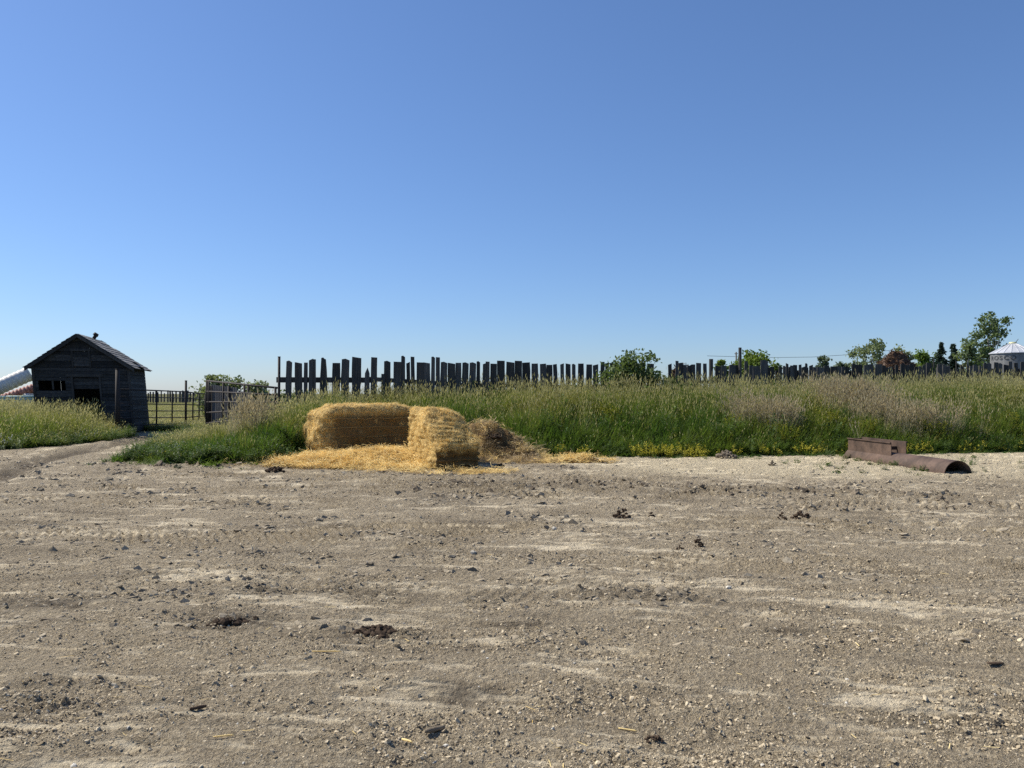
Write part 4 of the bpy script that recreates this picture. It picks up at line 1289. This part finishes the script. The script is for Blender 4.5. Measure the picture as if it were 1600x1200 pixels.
def gate(name, label, pa, da, za, pb, db, zb, zga, zgb, nr, ups, r=0.022, thick_ends=True):
    P = Vector((X(pa, da), da, 0)); Q = Vector((X(pb, db), db, 0))
    root = empty(name, (P.x, P.y, 0)); tag(root, label, 'gate')
    Dv = Q - P
    def at(t, h):
        lo = zga + (zgb - zga) * t; hi = za + (zb - za) * t
        return Vector((Dv.x * t, Dv.y * t, lo + (hi - lo) * h))
    for k in range(nr):
        mb = MB(); h = k / (nr - 1)
        rr = r * (1.25 if k == nr - 1 else 1)
        mb.tube(at(0, h), at(1, h), rr, 8); mb.build('rail', M['rust_dark'], root, True)
    for t in ups:
        mb = MB(); mb.tube(at(t, -0.02), at(t, 1.01), r * 1.5, 8); mb.build('upright', M['rust_dark'], root, True)
    return root, at
gate('pipe_gate', 'long rusty pipe gate crossing in front of the granary side', 187, 28.85, Zp(608, 28.85), 289, 37.9, Zp(612, 37.9), 0.42, 0.12, 6, (0.0, 0.50, 0.76), 0.022)
gate('pipe_gate', 'short pipe panel beyond the thin dark steel post', 292, 38.05, Zp(612.5, 38), 322, 41.5, Zp(616, 41.5), 0.12, 0.12, 6, (0.3, 0.62, 0.95), 0.024)
gate('pipe_gate', 'open pipe gate swung back in front of the grey sheet panel', 433, 23.95, Zp(606, 23.95), 323, 28.6, Zp(595, 28.6), Zp(650, 23.95), Zp(661, 28.6), 5, (0.02, 0.42, 0.73, 0.965, 1.0), 0.026)

def sheet_panel():
    pa, da, pb, db = 329, 29.3, 392, 27.3
    P = Vector((X(pa, da), da, 0)); Q = Vector((X(pb, db), db, 0))
    Dv = Q - P; ln = Dv.length; n = Vector((-Dv.y, Dv.x, 0)).normalized()
    root = empty('sheet_panel', (P.x, P.y, 0)); tag(root, 'grey ribbed sheet metal panel behind the open pipe gate', 'panel')
    ns = 3
    for s_ in range(ns):
        V, Fc = [], []
        k = 30
        for i in range(k + 1):
            t = (s_ + (i / k) * 0.985) / ns
            rib = 0.022 * (1 if (i % 5) < 2 else 0)
            p = Dv * t + n * (rib + 0.012 * s_)
            z0 = gz(P.x + p.x, P.y + p.y) - 0.05; z1 = Zp(601 + (608 - 601) * t, da + (db - da) * t) - (0.12 if s_ == 2 else 0)
            V += [(p.x, p.y, z0), (p.x, p.y, z1)]
        Fc = [(2 * i, 2 * i + 2, 2 * i + 3, 2 * i + 1) for i in range(k)]
        o = mesh_obj('sheet', V, Fc, M['galv'], root)
        sm = o.modifiers.new('thick', 'SOLIDIFY'); sm.thickness = 0.004
    for t in (0.03, 0.5, 0.97):
        p = Dv * t - n * 0.05
        mb = MB(); mb.tube((p.x, p.y, gz(P.x + p.x, P.y + p.y) - .1), (p.x, p.y, Zp(603, da + (db - da) * t)), 0.04, 8)
        mb.build('post', M['rust_dark'], root, True)
sheet_panel()
# far pasture fence seen through the gate: single pickets
far_f = empty('picket_fence', (0, 0, 0)); tag(far_f, 'far line of small dark pickets across the pasture', 'fence')
px = 226.0
while px < 345:
    d = 118.0; w = random.uniform(0.14, 0.32)
    o = bpy.data.objects.new('picket', BM[random.randrange(8)]); link(o, far_f)
    o.location = (X(px, d), d, -0.05); o.scale = (w, 0.05, random.uniform(1.75, 2.2)); o.rotation_euler = (0, random.gauss(0, .02), 0)
    px += random.uniform(3.2, 5.6)

# ------------------------------------------------------------------ tubes and rails left of the granary
def corrugated(name, label, a, b, r, amp, pitch, mat, n=28, cat='pipe'):
    a, b = Vector(a), Vector(b)
    root = empty(name, a); tag(root, label, cat)
    ax = (b - a); ln = ax.length; ax.normalize()
    u = ax.orthogonal().normalized(); w = ax.cross(u)
    k = max(2, int(ln / pitch * 6))
    V = []
    for i in range(k + 1):
        s_ = ln * i / k
        rr = r + amp * math.sin(2 * math.pi * s_ / pitch)
        for j in range(n):
            t = 2 * math.pi * j / n
            V.append(tuple(ax * s_ + (u * math.cos(t) + w * math.sin(t)) * rr))
    Fc = [(i * n + j, i * n + (j + 1) % n, (i + 1) * n + (j + 1) % n, (i + 1) * n + j) for i in range(k) for j in range(n)]
    o = mesh_obj('tube_wall', V, Fc, mat, root, True)
    sm = o.modifiers.new('thick', 'SOLIDIFY'); sm.thickness = 0.02
    mb = MB(); mb.tube(ax * (ln - 0.06), ax * (ln + 0.01), r + amp * 1.3, n, cap=False); o = mb.build('end_collar', mat, root, True)
    sm = o.modifiers.new('thick', 'SOLIDIFY'); sm.thickness = 0.03
D = 35.5
corrugated('corrugated_tube', 'thick white corrugated tube sloping up towards the granary eave', (X(-95, 33.5), 33.5, Zp(646, 33.5)), (X(46, D), D, Zp(584.0, D)), 0.33, 0.014, 0.20, M['white_tube'], 40)
corrugated('corrugated_tube', 'slimmer rusty red corrugated tube below the white one', (X(-70, 36.2), 36.2, Zp(650, 36.2)), (X(75, 37.5), 37.5, Zp(599, 37.5)), 0.22, 0.030, 0.16, M['red_tube'])
corrugated('corrugated_tube', 'short pale tube lying low against the granary wall', (X(38, 36.9), 36.9, Zp(621, 36.9)), (X(66, 37.9), 37.9, Zp(613, 37.9)), 0.16, 0.004, 0.3, M['white_tube'])
def rails():
    root = empty('pipe_rail', (X(-30, 34.2), 34.2, 0)); tag(root, 'pale mint green pipe railing left of the granary', 'railing')
    ln = X(66, 34.2) - X(-30, 34.2)
    for y_, r_, m_ in ((620.3, 0.055, 'mint'), (624.3, 0.05, 'mint'), (628.5, 0.03, 'white_tube')):
        mb = MB(); mb.tube((0, 0, Zp(y_, 34.2)), (ln, 0.5, Zp(y_ - 0.4, 34.2)), r_, 10); mb.build('rail', M[m_], root, True)
    for t in (0.1, 0.55, 0.93):
        mb = MB(); mb.tube((ln * t, 0.5 * t + 0.09, 0), (ln * t, 0.5 * t + 0.09, Zp(618.5, 34.2)), 0.035, 8); mb.build('upright', M['mint'], root, True)
rails()

# ------------------------------------------------------------------ trees
def tree(name, label, px, d, top, wpx, base_z, leafm, barkm, seed, nclump=60, nleaf=90, leaf=0.16, csize=0.16, bottom=0.25, shape='round', cat='tree', group=None, trunk=None, squash=1.0):
    rs = np.random.default_rng(seed); random.seed(seed)
    H = Zp(top, d) - base_z; Wd = wpx / FPX * d
    root = empty(name, (X(px, d), d, base_z)); tag(root, label, cat, group)
    cz0, cz1 = H * bottom, H
    cen = []
    while len(cen) < nclump:
        p = rs.uniform(-1, 1, 3)
        rr = np.linalg.norm(p)
        if rr > 1 or rr < 0.35 * rs.random(): continue
        zt = (p[2] + 1) / 2
        if shape == 'poplar':
            prof = (0.55 + 0.45 * math.sin(math.pi * min(1, zt * 1.05))) if zt < 0.75 else 1.0 - 1.6 * (zt - 0.75)
        else:
            prof = 1.0
        if shape == 'shrub':
            p[0] = rs.uniform(-1, 1)
            zt = rs.random() ** 0.7 * (0.72 + 0.28 * math.cos(2.2 * (p[0] + 0.05))) * rs.uniform(0.85, 1.05)
        ang = math.atan2(p[1], p[0])
        lob = 1 + 0.22 * math.sin(3 * ang + seed) + 0.18 * math.sin(5 * zt * 3 + seed * 2 + ang)
        cen.append((p[0] * Wd / 2 * prof * lob, p[1] * Wd / 2 * prof * lob * squash, cz0 + (cz1 - cz0) * zt * (0.92 + 0.08 * lob)))
    cen = np.array(cen)
    if shape == 'shrub':
        cen[:, 2] *= rs.uniform(0.96, 1.03, len(cen))
    cen[:, 0] *= (Wd / 2) / max(1e-3, np.abs(cen[:, 0]).max() + csize * Wd * 0.5)
    cs = csize * Wd
    sz = rs.uniform(0.6, 1.35, nclump)
    L_ = (cen[:, None, :] + rs.normal(0, 1, (nclump, nleaf, 3)) * (cs * np.array([0.55, 0.55, 0.42])) * sz[:, None, None]).reshape(-1, 3)
    L_[:, 2] = np.clip(L_[:, 2], H * 0.05, H * 1.02)
    n = len(L_)
    d1 = rs.normal(0, 1, (n, 3)); d1 /= np.linalg.norm(d1, axis=1)[:, None]
    d2 = np.cross(d1, rs.normal(0, 1, (n, 3))); d2 /= np.linalg.norm(d2, axis=1)[:, None]
    ls = leaf * rs.uniform(0.6, 1.3, n)[:, None]
    V = np.stack([L_ - d1 * ls * 0.6, L_ + d2 * ls * 0.32, L_ + d1 * ls * 0.6, L_ - d2 * ls * 0.32], 1).reshape(-1, 3)
    me = bpy.data.meshes.new('crown')
    me.vertices.add(len(V)); me.vertices.foreach_set('co', V.astype(np.float32).ravel())
    me.loops.add(4 * n); me.loops.foreach_set('vertex_index', np.arange(4 * n, dtype=np.int32))
    me.polygons.add(n); me.polygons.foreach_set('loop_start', np.arange(0, 4 * n, 4, dtype=np.int32))
    me.update(calc_edges=True)
    me.materials.append(leafm)
    link(bpy.data.objects.new('crown', me), root)
    mb = MB()
    tr = trunk or H * 0.02
    segs = 6
    pts = [Vector((0.02 * H * math.sin(i * 1.3 + seed), 0.02 * H * math.cos(i * 1.7 + seed), H * 0.88 * i / segs)) for i in range(segs + 1)]
    pts[0] = Vector((0, 0, -0.2))
    for i in range(segs):
        mb.tube(pts[i], pts[i + 1], tr * (1 - 0.85 * i / segs), 7, tr * (1 - 0.85 * (i + 1) / segs))
    for c in cen[rs.permutation(nclump)[:max(6, nclump // 3)]]:
        t = min(0.85, max(0.12, (c[2] / H) * 0.6)); i = int(t * segs / 0.88) if t * segs / 0.88 < segs else segs - 1
        mb.tube(pts[i], Vector(c), tr * 0.35, 5, tr * 0.08)
    mb.build('trunk', barkm, root, True)
    return root

LF = {
    'poplar': mat_leaf('poplar_leaf', (0.14, 0.19, 0.085), (0.21, 0.25, 0.125), trans=0.35),
    'pale': mat_leaf('willow_leaf', (0.17, 0.21, 0.105), (0.24, 0.27, 0.145), trans=0.35),
    'green': mat_leaf('maple_leaf', (0.12, 0.175, 0.034), (0.17, 0.22, 0.046), trans=0.4),
    'dark': mat_leaf('shrub_leaf', (0.085, 0.125, 0.042), (0.125, 0.17, 0.06), trans=0.35),
    'hedge': mat_leaf('hedge_leaf', (0.10, 0.165, 0.032), (0.14, 0.20, 0.044), trans=0.4),
    'spruce': mat_leaf('spruce_needle', (0.030, 0.052, 0.040), (0.050, 0.078, 0.055), trans=0.15),
    'far': mat_leaf('far_leaf', (0.095, 0.13, 0.075), (0.125, 0.16, 0.095), trans=0.3),
}
# leafy shrub in the middle of the fence
tree('leafy_shrub', 'dark green leafy shrub breaking through the middle of the fence', 994, 25.2, 547, 128, 0.9, LF['dark'], M['bark'], 4, 95, 42, 0.11, 0.085, 0.12, 'shrub', cat='shrub', trunk=0.03, squash=0.4)
tree('poplar_tree', 'tall open poplar with pale trunk beside the grain bin', 1548, 96, 487, 72, 0, LF['poplar'], M['bark_pale'], 11, 66, 46, 0.32, 0.085, 0.34, 'poplar', trunk=0.17)
tree('poplar_tree', 'low light green poplar left of the tall poplar', 1513, 92, 534, 34, 0, LF['poplar'], M['bark_pale'], 12, 34, 70, 0.38, 0.2, 0.1, trunk=0.1)
tree('willow_tree', 'round pale grey-green tree behind the right-hand fence', 1362, 80, 531, 66, 0, LF['pale'], M['bark_pale'], 13, 75, 62, 0.26, 0.115, 0.2, trunk=0.14)
tree('willow_tree', 'smaller pale tree between the round pale tree and the spruces', 1409, 84, 540, 30, 0, LF['pale'], M['bark_pale'], 14, 26, 90, 0.30, 0.2, 0.3, trunk=0.1)
tree('maple_tree', 'bushy yellow-green tree behind the tallest fence post', 1176, 58, 549, 76, 0, LF['green'], M['bark'], 15, 90, 85, 0.24, 0.13, 0.05, trunk=0.12)
tree('maple_tree', 'small yellow-green bush at the left of the bushy tree', 1128, 57, 561, 26, 0, LF['green'], M['bark'], 16, 26, 90, 0.24, 0.22, 0.05, trunk=0.06)
tree('hedge_tree', 'bright green rounded tree left of the spruces', 1445, 104, 548, 56, 0, LF['hedge'], M['bark'], 17, 70, 80, 0.36, 0.13, 0.1, trunk=0.14)
tree('far_tree', 'small far tree by the overhead wire', 1286, 105, 556, 22, 0, LF['far'], M['bark'], 18, 22, 90, 0.40, 0.22, 0.2, trunk=0.1)
tree('far_tree', 'low far tree right of the overhead wire tree', 1316, 108, 564, 24, 0, LF['far'], M['bark'], 19, 20, 90, 0.40, 0.24, 0.2, trunk=0.1)
tree('far_tree', 'low dim tree just left of the round pale tree', 1300, 112, 567, 22, 0, LF['far'], M['bark'], 29, 20, 90, 0.40, 0.24, 0.2, trunk=0.1)
tree('pasture_bush', 'rounded bush behind the grey sheet panel', 342, 44, 588, 66, 0, LF['pale'], M['bark'], 20, 44, 90, 0.18, 0.17, 0.1, cat='bush', trunk=0.06)
tree('pasture_bush', 'smaller bush right of the grey sheet panel', 402, 43, 592, 36, 0, LF['pale'], M['bark'], 22, 30, 80, 0.17, 0.18, 0.1, cat='bush', trunk=0.05)
tree('pasture_bush', 'dark low bush behind the left end of the slab fence', 452, 34, 603, 40, 0.2, LF['dark'], M['bark'], 23, 24, 80, 0.12, 0.2, 0.1, cat='bush', trunk=0.04)
tree('hedge_tree', 'green tree filling the gap behind the poplars', 1530, 110, 560, 60, 0, LF['hedge'], M['bark'], 24, 50, 110, 0.42, 0.18, 0.05, trunk=0.14)

def spruce(label, px, d, top, wpx, seed):
    rs = random.Random(seed)
    H = Zp(top, d); Rm = wpx / FPX * d / 2
    root = empty('spruce_tree', (X(px, d), d, 0)); tag(root, label, 'tree')
    V, Fc = [], []
    tiers = 26
    for k in range(tiers):
        t = k / tiers
        z = H * (0.08 + 0.9 * t); r = Rm * (1 - t) * rs.uniform(0.75, 1.2) + 0.05
        nb = int(24 - 18 * t)
        for j in range(nb):
            a = rs.random() * 6.283; rr = r * rs.uniform(0.65, 1.1)
            dx, dy = math.cos(a), math.sin(a)
            for q in range(14):
                u = rs.uniform(0.1, 1)
                c = Vector((dx * rr * u + rs.gauss(0, .08), dy * rr * u + rs.gauss(0, .08), z - 0.28 * rr * u + rs.gauss(0, .08)))
                d1 = Vector((dx + rs.gauss(0, .5), dy + rs.gauss(0, .5), rs.gauss(-0.1, .35))).normalized() * 0.20
                d2 = d1.orthogonal().normalized() * 0.09
                d2.rotate(Matrix.Rotation(rs.random() * 6.28, 3, d1))
                n = len(V); V += [c - d1, c + d2, c + d1, c - d2]; Fc.append((n, n + 1, n + 2, n + 3))
    mesh_obj('crown', V, Fc, LF['spruce'], root)
    mb = MB(); mb.tube((0, 0, -.2), (0, 0, H * 0.97), 0.16, 8, 0.02); mb.build('trunk', M['bark'], root, True)
spruce('dark blue-green spruce, the left one of the pair', 1471, 92, 531, 56, 5)
spruce('dark spruce just right of the taller blue-green one', 1490, 94, 534, 50, 6)

# red-brown brush pile and the dark heap behind the fence
def brush_pile(name, label, px, d, top, wpx, base, mat, seed, n=5200, tw=0.5):
    rs = np.random.default_rng(seed)
    H = Zp(top, d) - base; Wd = wpx / FPX * d / 2
    root = empty(name, (X(px, d), d, base)); tag(root, label, 'heap')
    nx, ny = 48, 24
    xs = np.linspace(-1, 1, nx); ys = np.linspace(-1, 1, ny)
    Xb, Yb = np.meshgrid(xs, ys)
    prof = np.sqrt(np.clip(1 - np.abs(Xb + 0.05) ** 2.4 - 0.8 * Yb ** 2, 0, 1))
    Zb = H * prof * (0.93 + 0.22 * fbm(Xb * 3, Yb * 3, 3, seed)) - 0.15
    V = np.stack([Xb.ravel() * Wd, Yb.ravel() * Wd * 0.6, Zb.ravel()], 1)
    Fc = [(j * nx + i, j * nx + i + 1, (j + 1) * nx + i + 1, (j + 1) * nx + i) for j in range(ny - 1) for i in range(nx - 1)]
    mesh_obj('heap_core', V, Fc, mat, root, True)
    idx = rs.integers(0, len(V), n)
    c = V[idx] + rs.normal(0, 0.10, (n, 3)) * np.array([Wd * 0.2, Wd * 0.2, 0.6])
    c = c[V[idx][:, 2] > 0.05]; n = len(c)
    d1 = rs.normal(0, 1, (n, 3)) * np.array([1, 1, 0.5]); d1 /= np.linalg.norm(d1, axis=1)[:, None]
    d2 = np.cross(d1, rs.normal(0, 1, (n, 3))); d2 /= np.linalg.norm(d2, axis=1)[:, None]
    l = tw * rs.uniform(0.4, 1.2, n)[:, None]
    VV = np.stack([c - d1 * l * .5, c + d2 * l * .08, c + d1 * l * .5, c - d2 * l * .08], 1).reshape(-1, 3)
    mesh_obj('twigs', VV, [(4 * i, 4 * i + 1, 4 * i + 2, 4 * i + 3) for i in range(n)], mat, root)
brush_pile('brush_pile', 'rusty red-brown brush pile behind the right-hand fence', 1403, 62, 548, 88, 0.0, M['brush'], 31)
brush_pile('manure_pile', 'dark brown heap against the fence right of the leafy shrub', 1066, 28.0, 563, 56, 0.8, M['dung'], 32, 1500, 0.22)

# ------------------------------------------------------------------ grain bin, wire and poles
def grain_bin():
    d = 86.0; x0 = X(1583, d); r = 30.5 / FPX * d
    ze, zp = Zp(551.5, d), Zp(537, d)
    root = empty('grain_bin', (x0, d, 0)); tag(root, 'round steel grain bin with white cone roof at the right edge', 'grain bin')
    n, rings = 72, 40
    V, Fc = [], []
    for k in range(rings + 1):
        z = ze * k / rings
        rr = r + 0.012 * (1 if k % 2 else -1)
        for i in range(n):
            t = 2 * math.pi * i / n; V.append((rr * math.cos(t), rr * math.sin(t), z))
    Fc = [(k * n + i, k * n + (i + 1) % n, (k + 1) * n + (i + 1) % n, (k + 1) * n + i) for k in range(rings) for i in range(n)]
    mesh_obj('bin_wall', V, Fc, M['bin_wall'], root, True)
    ns = 20
    for i in range(ns):
        a0, a1 = 2 * math.pi * i / ns, 2 * math.pi * (i + 1) / ns
        ro, ri = r + 0.14, 0.38
        V = [(ro * math.cos(a0), ro * math.sin(a0), ze - 0.03), (ro * math.cos(a1), ro * math.sin(a1), ze - 0.03), (ri * math.cos(a1), ri * math.sin(a1), zp), (ri * math.cos(a0), ri * math.sin(a0), zp),
             (ro * math.cos(a0), ro * math.sin(a0), ze - 0.09), (ro * math.cos(a1), ro * math.sin(a1), ze - 0.09)]
        mesh_obj('roof_panel', V, [(0, 1, 2, 3), (0, 4, 5, 1)], M['bin_roof'], root)
        mb = MB(); mb.tube((ro * math.cos(a0), ro * math.sin(a0), ze - 0.02), (ri * math.cos(a0), ri * math.sin(a0), zp + 0.01), 0.03, 5); mb.build('roof_rib', M['bin_roof'], root)
    mb = MB(); mb.tube((0, 0, zp - 0.05), (0, 0, zp + 0.18), 0.40, 20, 0.36); mb.build('roof_cap', M['straw_paint'], root, True)
    mb = MB(); mb.box((0.30, -0.03, zp + 0.1), (0.62, 0.03, zp + 0.16), lambda x, y, z: (x, y, z + (x - 0.3) * 1.2)); mb.build('cap_lever', M['lettering'], root)
    # lettering bent round the wall
    cu = bpy.data.curves.new('lettering', 'FONT'); cu.body = 'ROSCO'; cu.size = 0.62; cu.extrude = 0.0; cu.space_character = 1.25; cu.offset = 0.012
    to = bpy.data.objects.new('tmp_text', cu); link(to)
    bpy.context.view_layer.update()
    me = bpy.data.meshes.new_from_object(to.evaluated_get(bpy.context.evaluated_depsgraph_get()))
    bpy.data.objects.remove(to)
    bm = bmesh.new(); bm.from_mesh(me)
    for _ in range(2): bmesh.ops.subdivide_edges(bm, edges=bm.edges[:], cuts=1)
    xs = [v.co.x for v in bm.verts]; wtx = max(xs) - min(xs)
    # spans the left half of the visible wall
    face = math.atan2(-d, -x0)                      # towards the camera
    a_c = face - 0.50
    for v in bm.verts:
        a = a_c + (v.co.x - min(xs) - wtx / 2) * (1.30 / wtx)
        z = ze - 0.80 + v.co.y
        v.co = Vector(((r + 0.03) * math.cos(a), (r + 0.03) * math.sin(a), z))
    bm.to_mesh(me); bm.free()
    me.materials.clear(); me.materials.append(M['lettering'])
    o = link(bpy.data.objects.new('lettering', me), root)
M['straw_paint'] = mat_metal('faded_yellow_paint', (0.55, 0.52, 0.25), (0.68, 0.66, 0.40), 3, 0.5)
grain_bin()

def wire():
    d = 120.0
    ptsp = [(1105, 556.0), (1160, 557.5), (1215, 558.6), (1270, 557.8), (1325, 554.2), (1400, 546.5), (1480, 536)]
    ptsp = [(p_, y_) for p_, y_ in ptsp if p_ <= 1400]
    root = empty('overhead_wire', (0, 0, 0)); tag(root, 'thin overhead power line above the far trees', 'wire')
    mb = MB()
    P = [Vector((X(a, d), d, Zp(b, d))) for a, b in ptsp]
    for a, b in zip(P, P[1:]): mb.tube(a, b, 0.028, 5)
    mb.build('cable', M['black_wire'], root)
wire()
def upole(label, px, d, top, r):
    x = X(px, d); root = empty('utility_pole', (x, d, 0)); tag(root, label, 'pole')
    mb = MB(); mb.tube((0, 0, -.3), (0, 0, Zp(top, d)), r, 10, r * 0.8); mb.build('shaft', M['bark'], root, True)
    mb = MB(); mb.tube((-0.25, 0, Zp(top, d) - 0.25), (0.25, 0, Zp(top, d) - 0.25), 0.05, 6); mb.build('cross_arm', M['bark'], root)
upole('short dark pole end beside the tallest fence post', 1150.5, 118, 550, 0.13)

# ------------------------------------------------------------------ small things lying on the yard
def lump(name, label, cat, px, py, w, h, mat, seed, group=None, n=22, sub=1, asp=0.7):
    """a clump of manure or mud: broken lumps fused on one base"""
    rs = random.Random(seed)
    d = CAM_H * FPX / (py - HOR); x = X(px, d)
    z = gz(x, d)
    root = empty(name, (x, d, z), rs.random() * 0.6 - 0.3); tag(root, label, cat, group)
    bm = bmesh.new()
    for k in range(n):
        t = k / n
        r_ = w * rs.uniform(0.04, 0.13) * (1.0 if n < 60 else 0.75) if n > 3 else w * 0.4
        q_ = rs.random() ** 0.6; a_ = rs.random() * 6.283
        m = Matrix.Translation((math.cos(a_) * q_ * w * 0.44, math.sin(a_) * q_ * w * 0.44 * asp, h * (1 - q_ * q_) * rs.uniform(0.3, 0.8)) if n > 3 else (rs.uniform(-.1, .1) * w, 0, h * 0.25))
        ret = bmesh.ops.create_icosphere(bm, subdivisions=sub, radius=r_, matrix=m)
        c = m.translation; o_ = Vector((rs.random() * 50, rs.random() * 50, seed))
        for v in ret['verts']:
            q = v.co - c
            q *= 1 + 0.55 * mnoise.noise(q * (2.2 / r_) * 0.6 + o_) + 0.25 * mnoise.noise(q * (5 / r_) * 0.6 + o_)
            q.z *= 0.75
            v.co = c + q
    me = bpy.data.meshes.new('lump'); bm.to_mesh(me); bm.free(); me.materials.append(mat)
    link(bpy.data.objects.new('lump', me), root)
    return root
lump('manure_clump', 'dark crumbled manure clump alone on the middle of the yard', 'manure', 973, 808, 0.27, 0.16, M['dung'], 1)
lump('manure_clump', 'small dark clod just right of the lone manure clump', 'manure', 1017, 806, 0.12, 0.08, M['dung'], 2)
lump('manure_clump', 'dark clump in the wheel rut below the rusty pipe', 'manure', 1250, 810, 0.30, 0.15, M['dung'], 3, n=60)
lump('manure_clump', 'small crumbled dark clump just left of the rut clump', 'manure', 1222, 812, 0.16, 0.10, M['dung'], 4)
lump('manure_clump', 'low dark lump on the yard below the rut', 'manure', 1090, 854, 0.13, 0.10, M['dung'], 5)
lump('manure_clump', 'tiny dark clod left of the low dark lump', 'manure', 1062, 856, 0.09, 0.06, M['dung'], 6)
lump('manure_clump', 'black wet manure pile beside the front bale', 'manure', 786, 716, 0.85, 0.26, M['dung'], 7, n=32)
lump('manure_clump', 'small brown lump below the black manure pile', 'manure', 781, 730, 0.22, 0.12, M['dung'], 8)
lump('manure_clump', 'dark lump on top of the straw heap behind the bale', 'manure', 772, 676.5, 0.42, 0.14, M['dung'], 9, n=50).location = (X(772, 19.0), 19.0, gz(X(772, 19.0), 19.0) + float(heap(np.array(X(772, 19.0)), np.array(19.0))) - 0.02)
lump('dirt_mound', 'grey-brown dug earth mound at the foot of the grass', 'dirt', 1134, 716, 0.60, 0.20, M['mudclod'], 10, n=90)
lump('dirt_mound', 'small dirt lump on the pale yard right of the dug mound', 'dirt', 1206, 728, 0.20, 0.12, M['mudclod'], 11)
lump('dirt_mound', 'low mud lumps at the left end of the spilled straw', 'dirt', 430, 738, 0.42, 0.12, M['dung'], 12, n=26)
lump('manure_clump', 'small black clod on the dark moist patch at the left', 'manure', 401, 965, 0.055, 0.05, M['dung'], 13)
lump('manure_clump', 'flat dark manure scrap left of centre in the foreground', 'manure', 590, 987, 0.34, 0.045, M['dung'], 14, n=60)
lump('manure_clump', 'crumbled brown manure on the left foreground moist patch', 'manure', 358, 972, 0.30, 0.035, M['dung'], 15, n=32)
lump('manure_clump', 'small dark crumbs at the lower right of centre', 'manure', 1020, 1155, 0.10, 0.03, M['dung'], 16, n=26)
lump('field_stone', 'small round grey stone on the left of the yard', 'stone', 405, 917, 0.05, 0.05, M['mudclod'], 17, n=2)
lump('field_stone', 'white flat stone near the middle of the yard', 'stone', 866, 830, 0.075, 0.03, M['stone'], 18, n=2)
lump('field_stone', 'white stone below the middle of the yard', 'stone', 740, 865, 0.085, 0.02, M['stone'], 19, n=2)
lump('field_stone', 'pale stone on the right half of the yard', 'stone', 1137, 920, 0.055, 0.02, M['stone'], 20, n=2)

def stick(name, label, cat, px, py, L_, r, az, mat, bend=0.06, seed=0, flat=1.0):
    rs = random.Random(seed)
    d = CAM_H * FPX / (py - HOR); x = X(px, d)
    root = empty(name, (x, d, gz(x, d) + r * 0.8 * flat + 0.006), az); tag(root, label, cat)
    k, n = 8, 7
    V, Fc = [], []
    for i in range(k + 1):
        t = i / k - 0.5
        rr = r * (1 - 0.5 * abs(t) ** 2 * 3) * rs.uniform(0.85, 1.1)
        for j in range(n):
            a = 6.283 * j / n
            V.append((t * L_, bend * L_ * math.sin(t * 3) + rr * math.cos(a), rr * math.sin(a) * flat))
    Fc = [(i * n + j, i * n + (j + 1) % n, (i + 1) * n + (j + 1) % n, (i + 1) * n + j) for i in range(k) for j in range(n)]
    Fc += [tuple(range(n - 1, -1, -1)), tuple(range(k * n, (k + 1) * n))]
    mesh_obj('shaft', V, Fc, mat, root, True)
stick('wood_stick', 'short dark stick in the lower foreground', 'stick', 680, 1143, 0.10, 0.013, 0.35, M['mudclod'], seed=1)
stick('wood_stick', 'dark slanted wood chip at the lower left', 'stick', 312, 1108, 0.08, 0.010, 0.4, M['dung'], seed=2)
stick('wood_chip', 'flat dark wood chip near the right edge of the yard', 'wood chip', 1552, 1041, 0.095, 0.018, -0.1, M['dung'], seed=3, flat=0.4)
stick('straw_stalk', 'long pale straw stalk lying left of centre', 'straw', 512, 1021, 0.18, 0.004, -0.15, M['straw'], seed=4)
stick('straw_stalk', 'short yellow straw stalk in the lower foreground', 'straw', 637, 1160, 0.06, 0.006, -0.7, M['straw'], seed=5)
stick('straw_stalk', 'pale straw stalk lying in the lower right of centre', 'straw', 980, 1137, 0.09, 0.004, -0.5, M['straw'], seed=6)
stick('straw_stalk', 'pale straw stalk at the lower left near the edge', 'straw', 352, 1157, 0.09, 0.004, 0.1, M['straw'], seed=7)
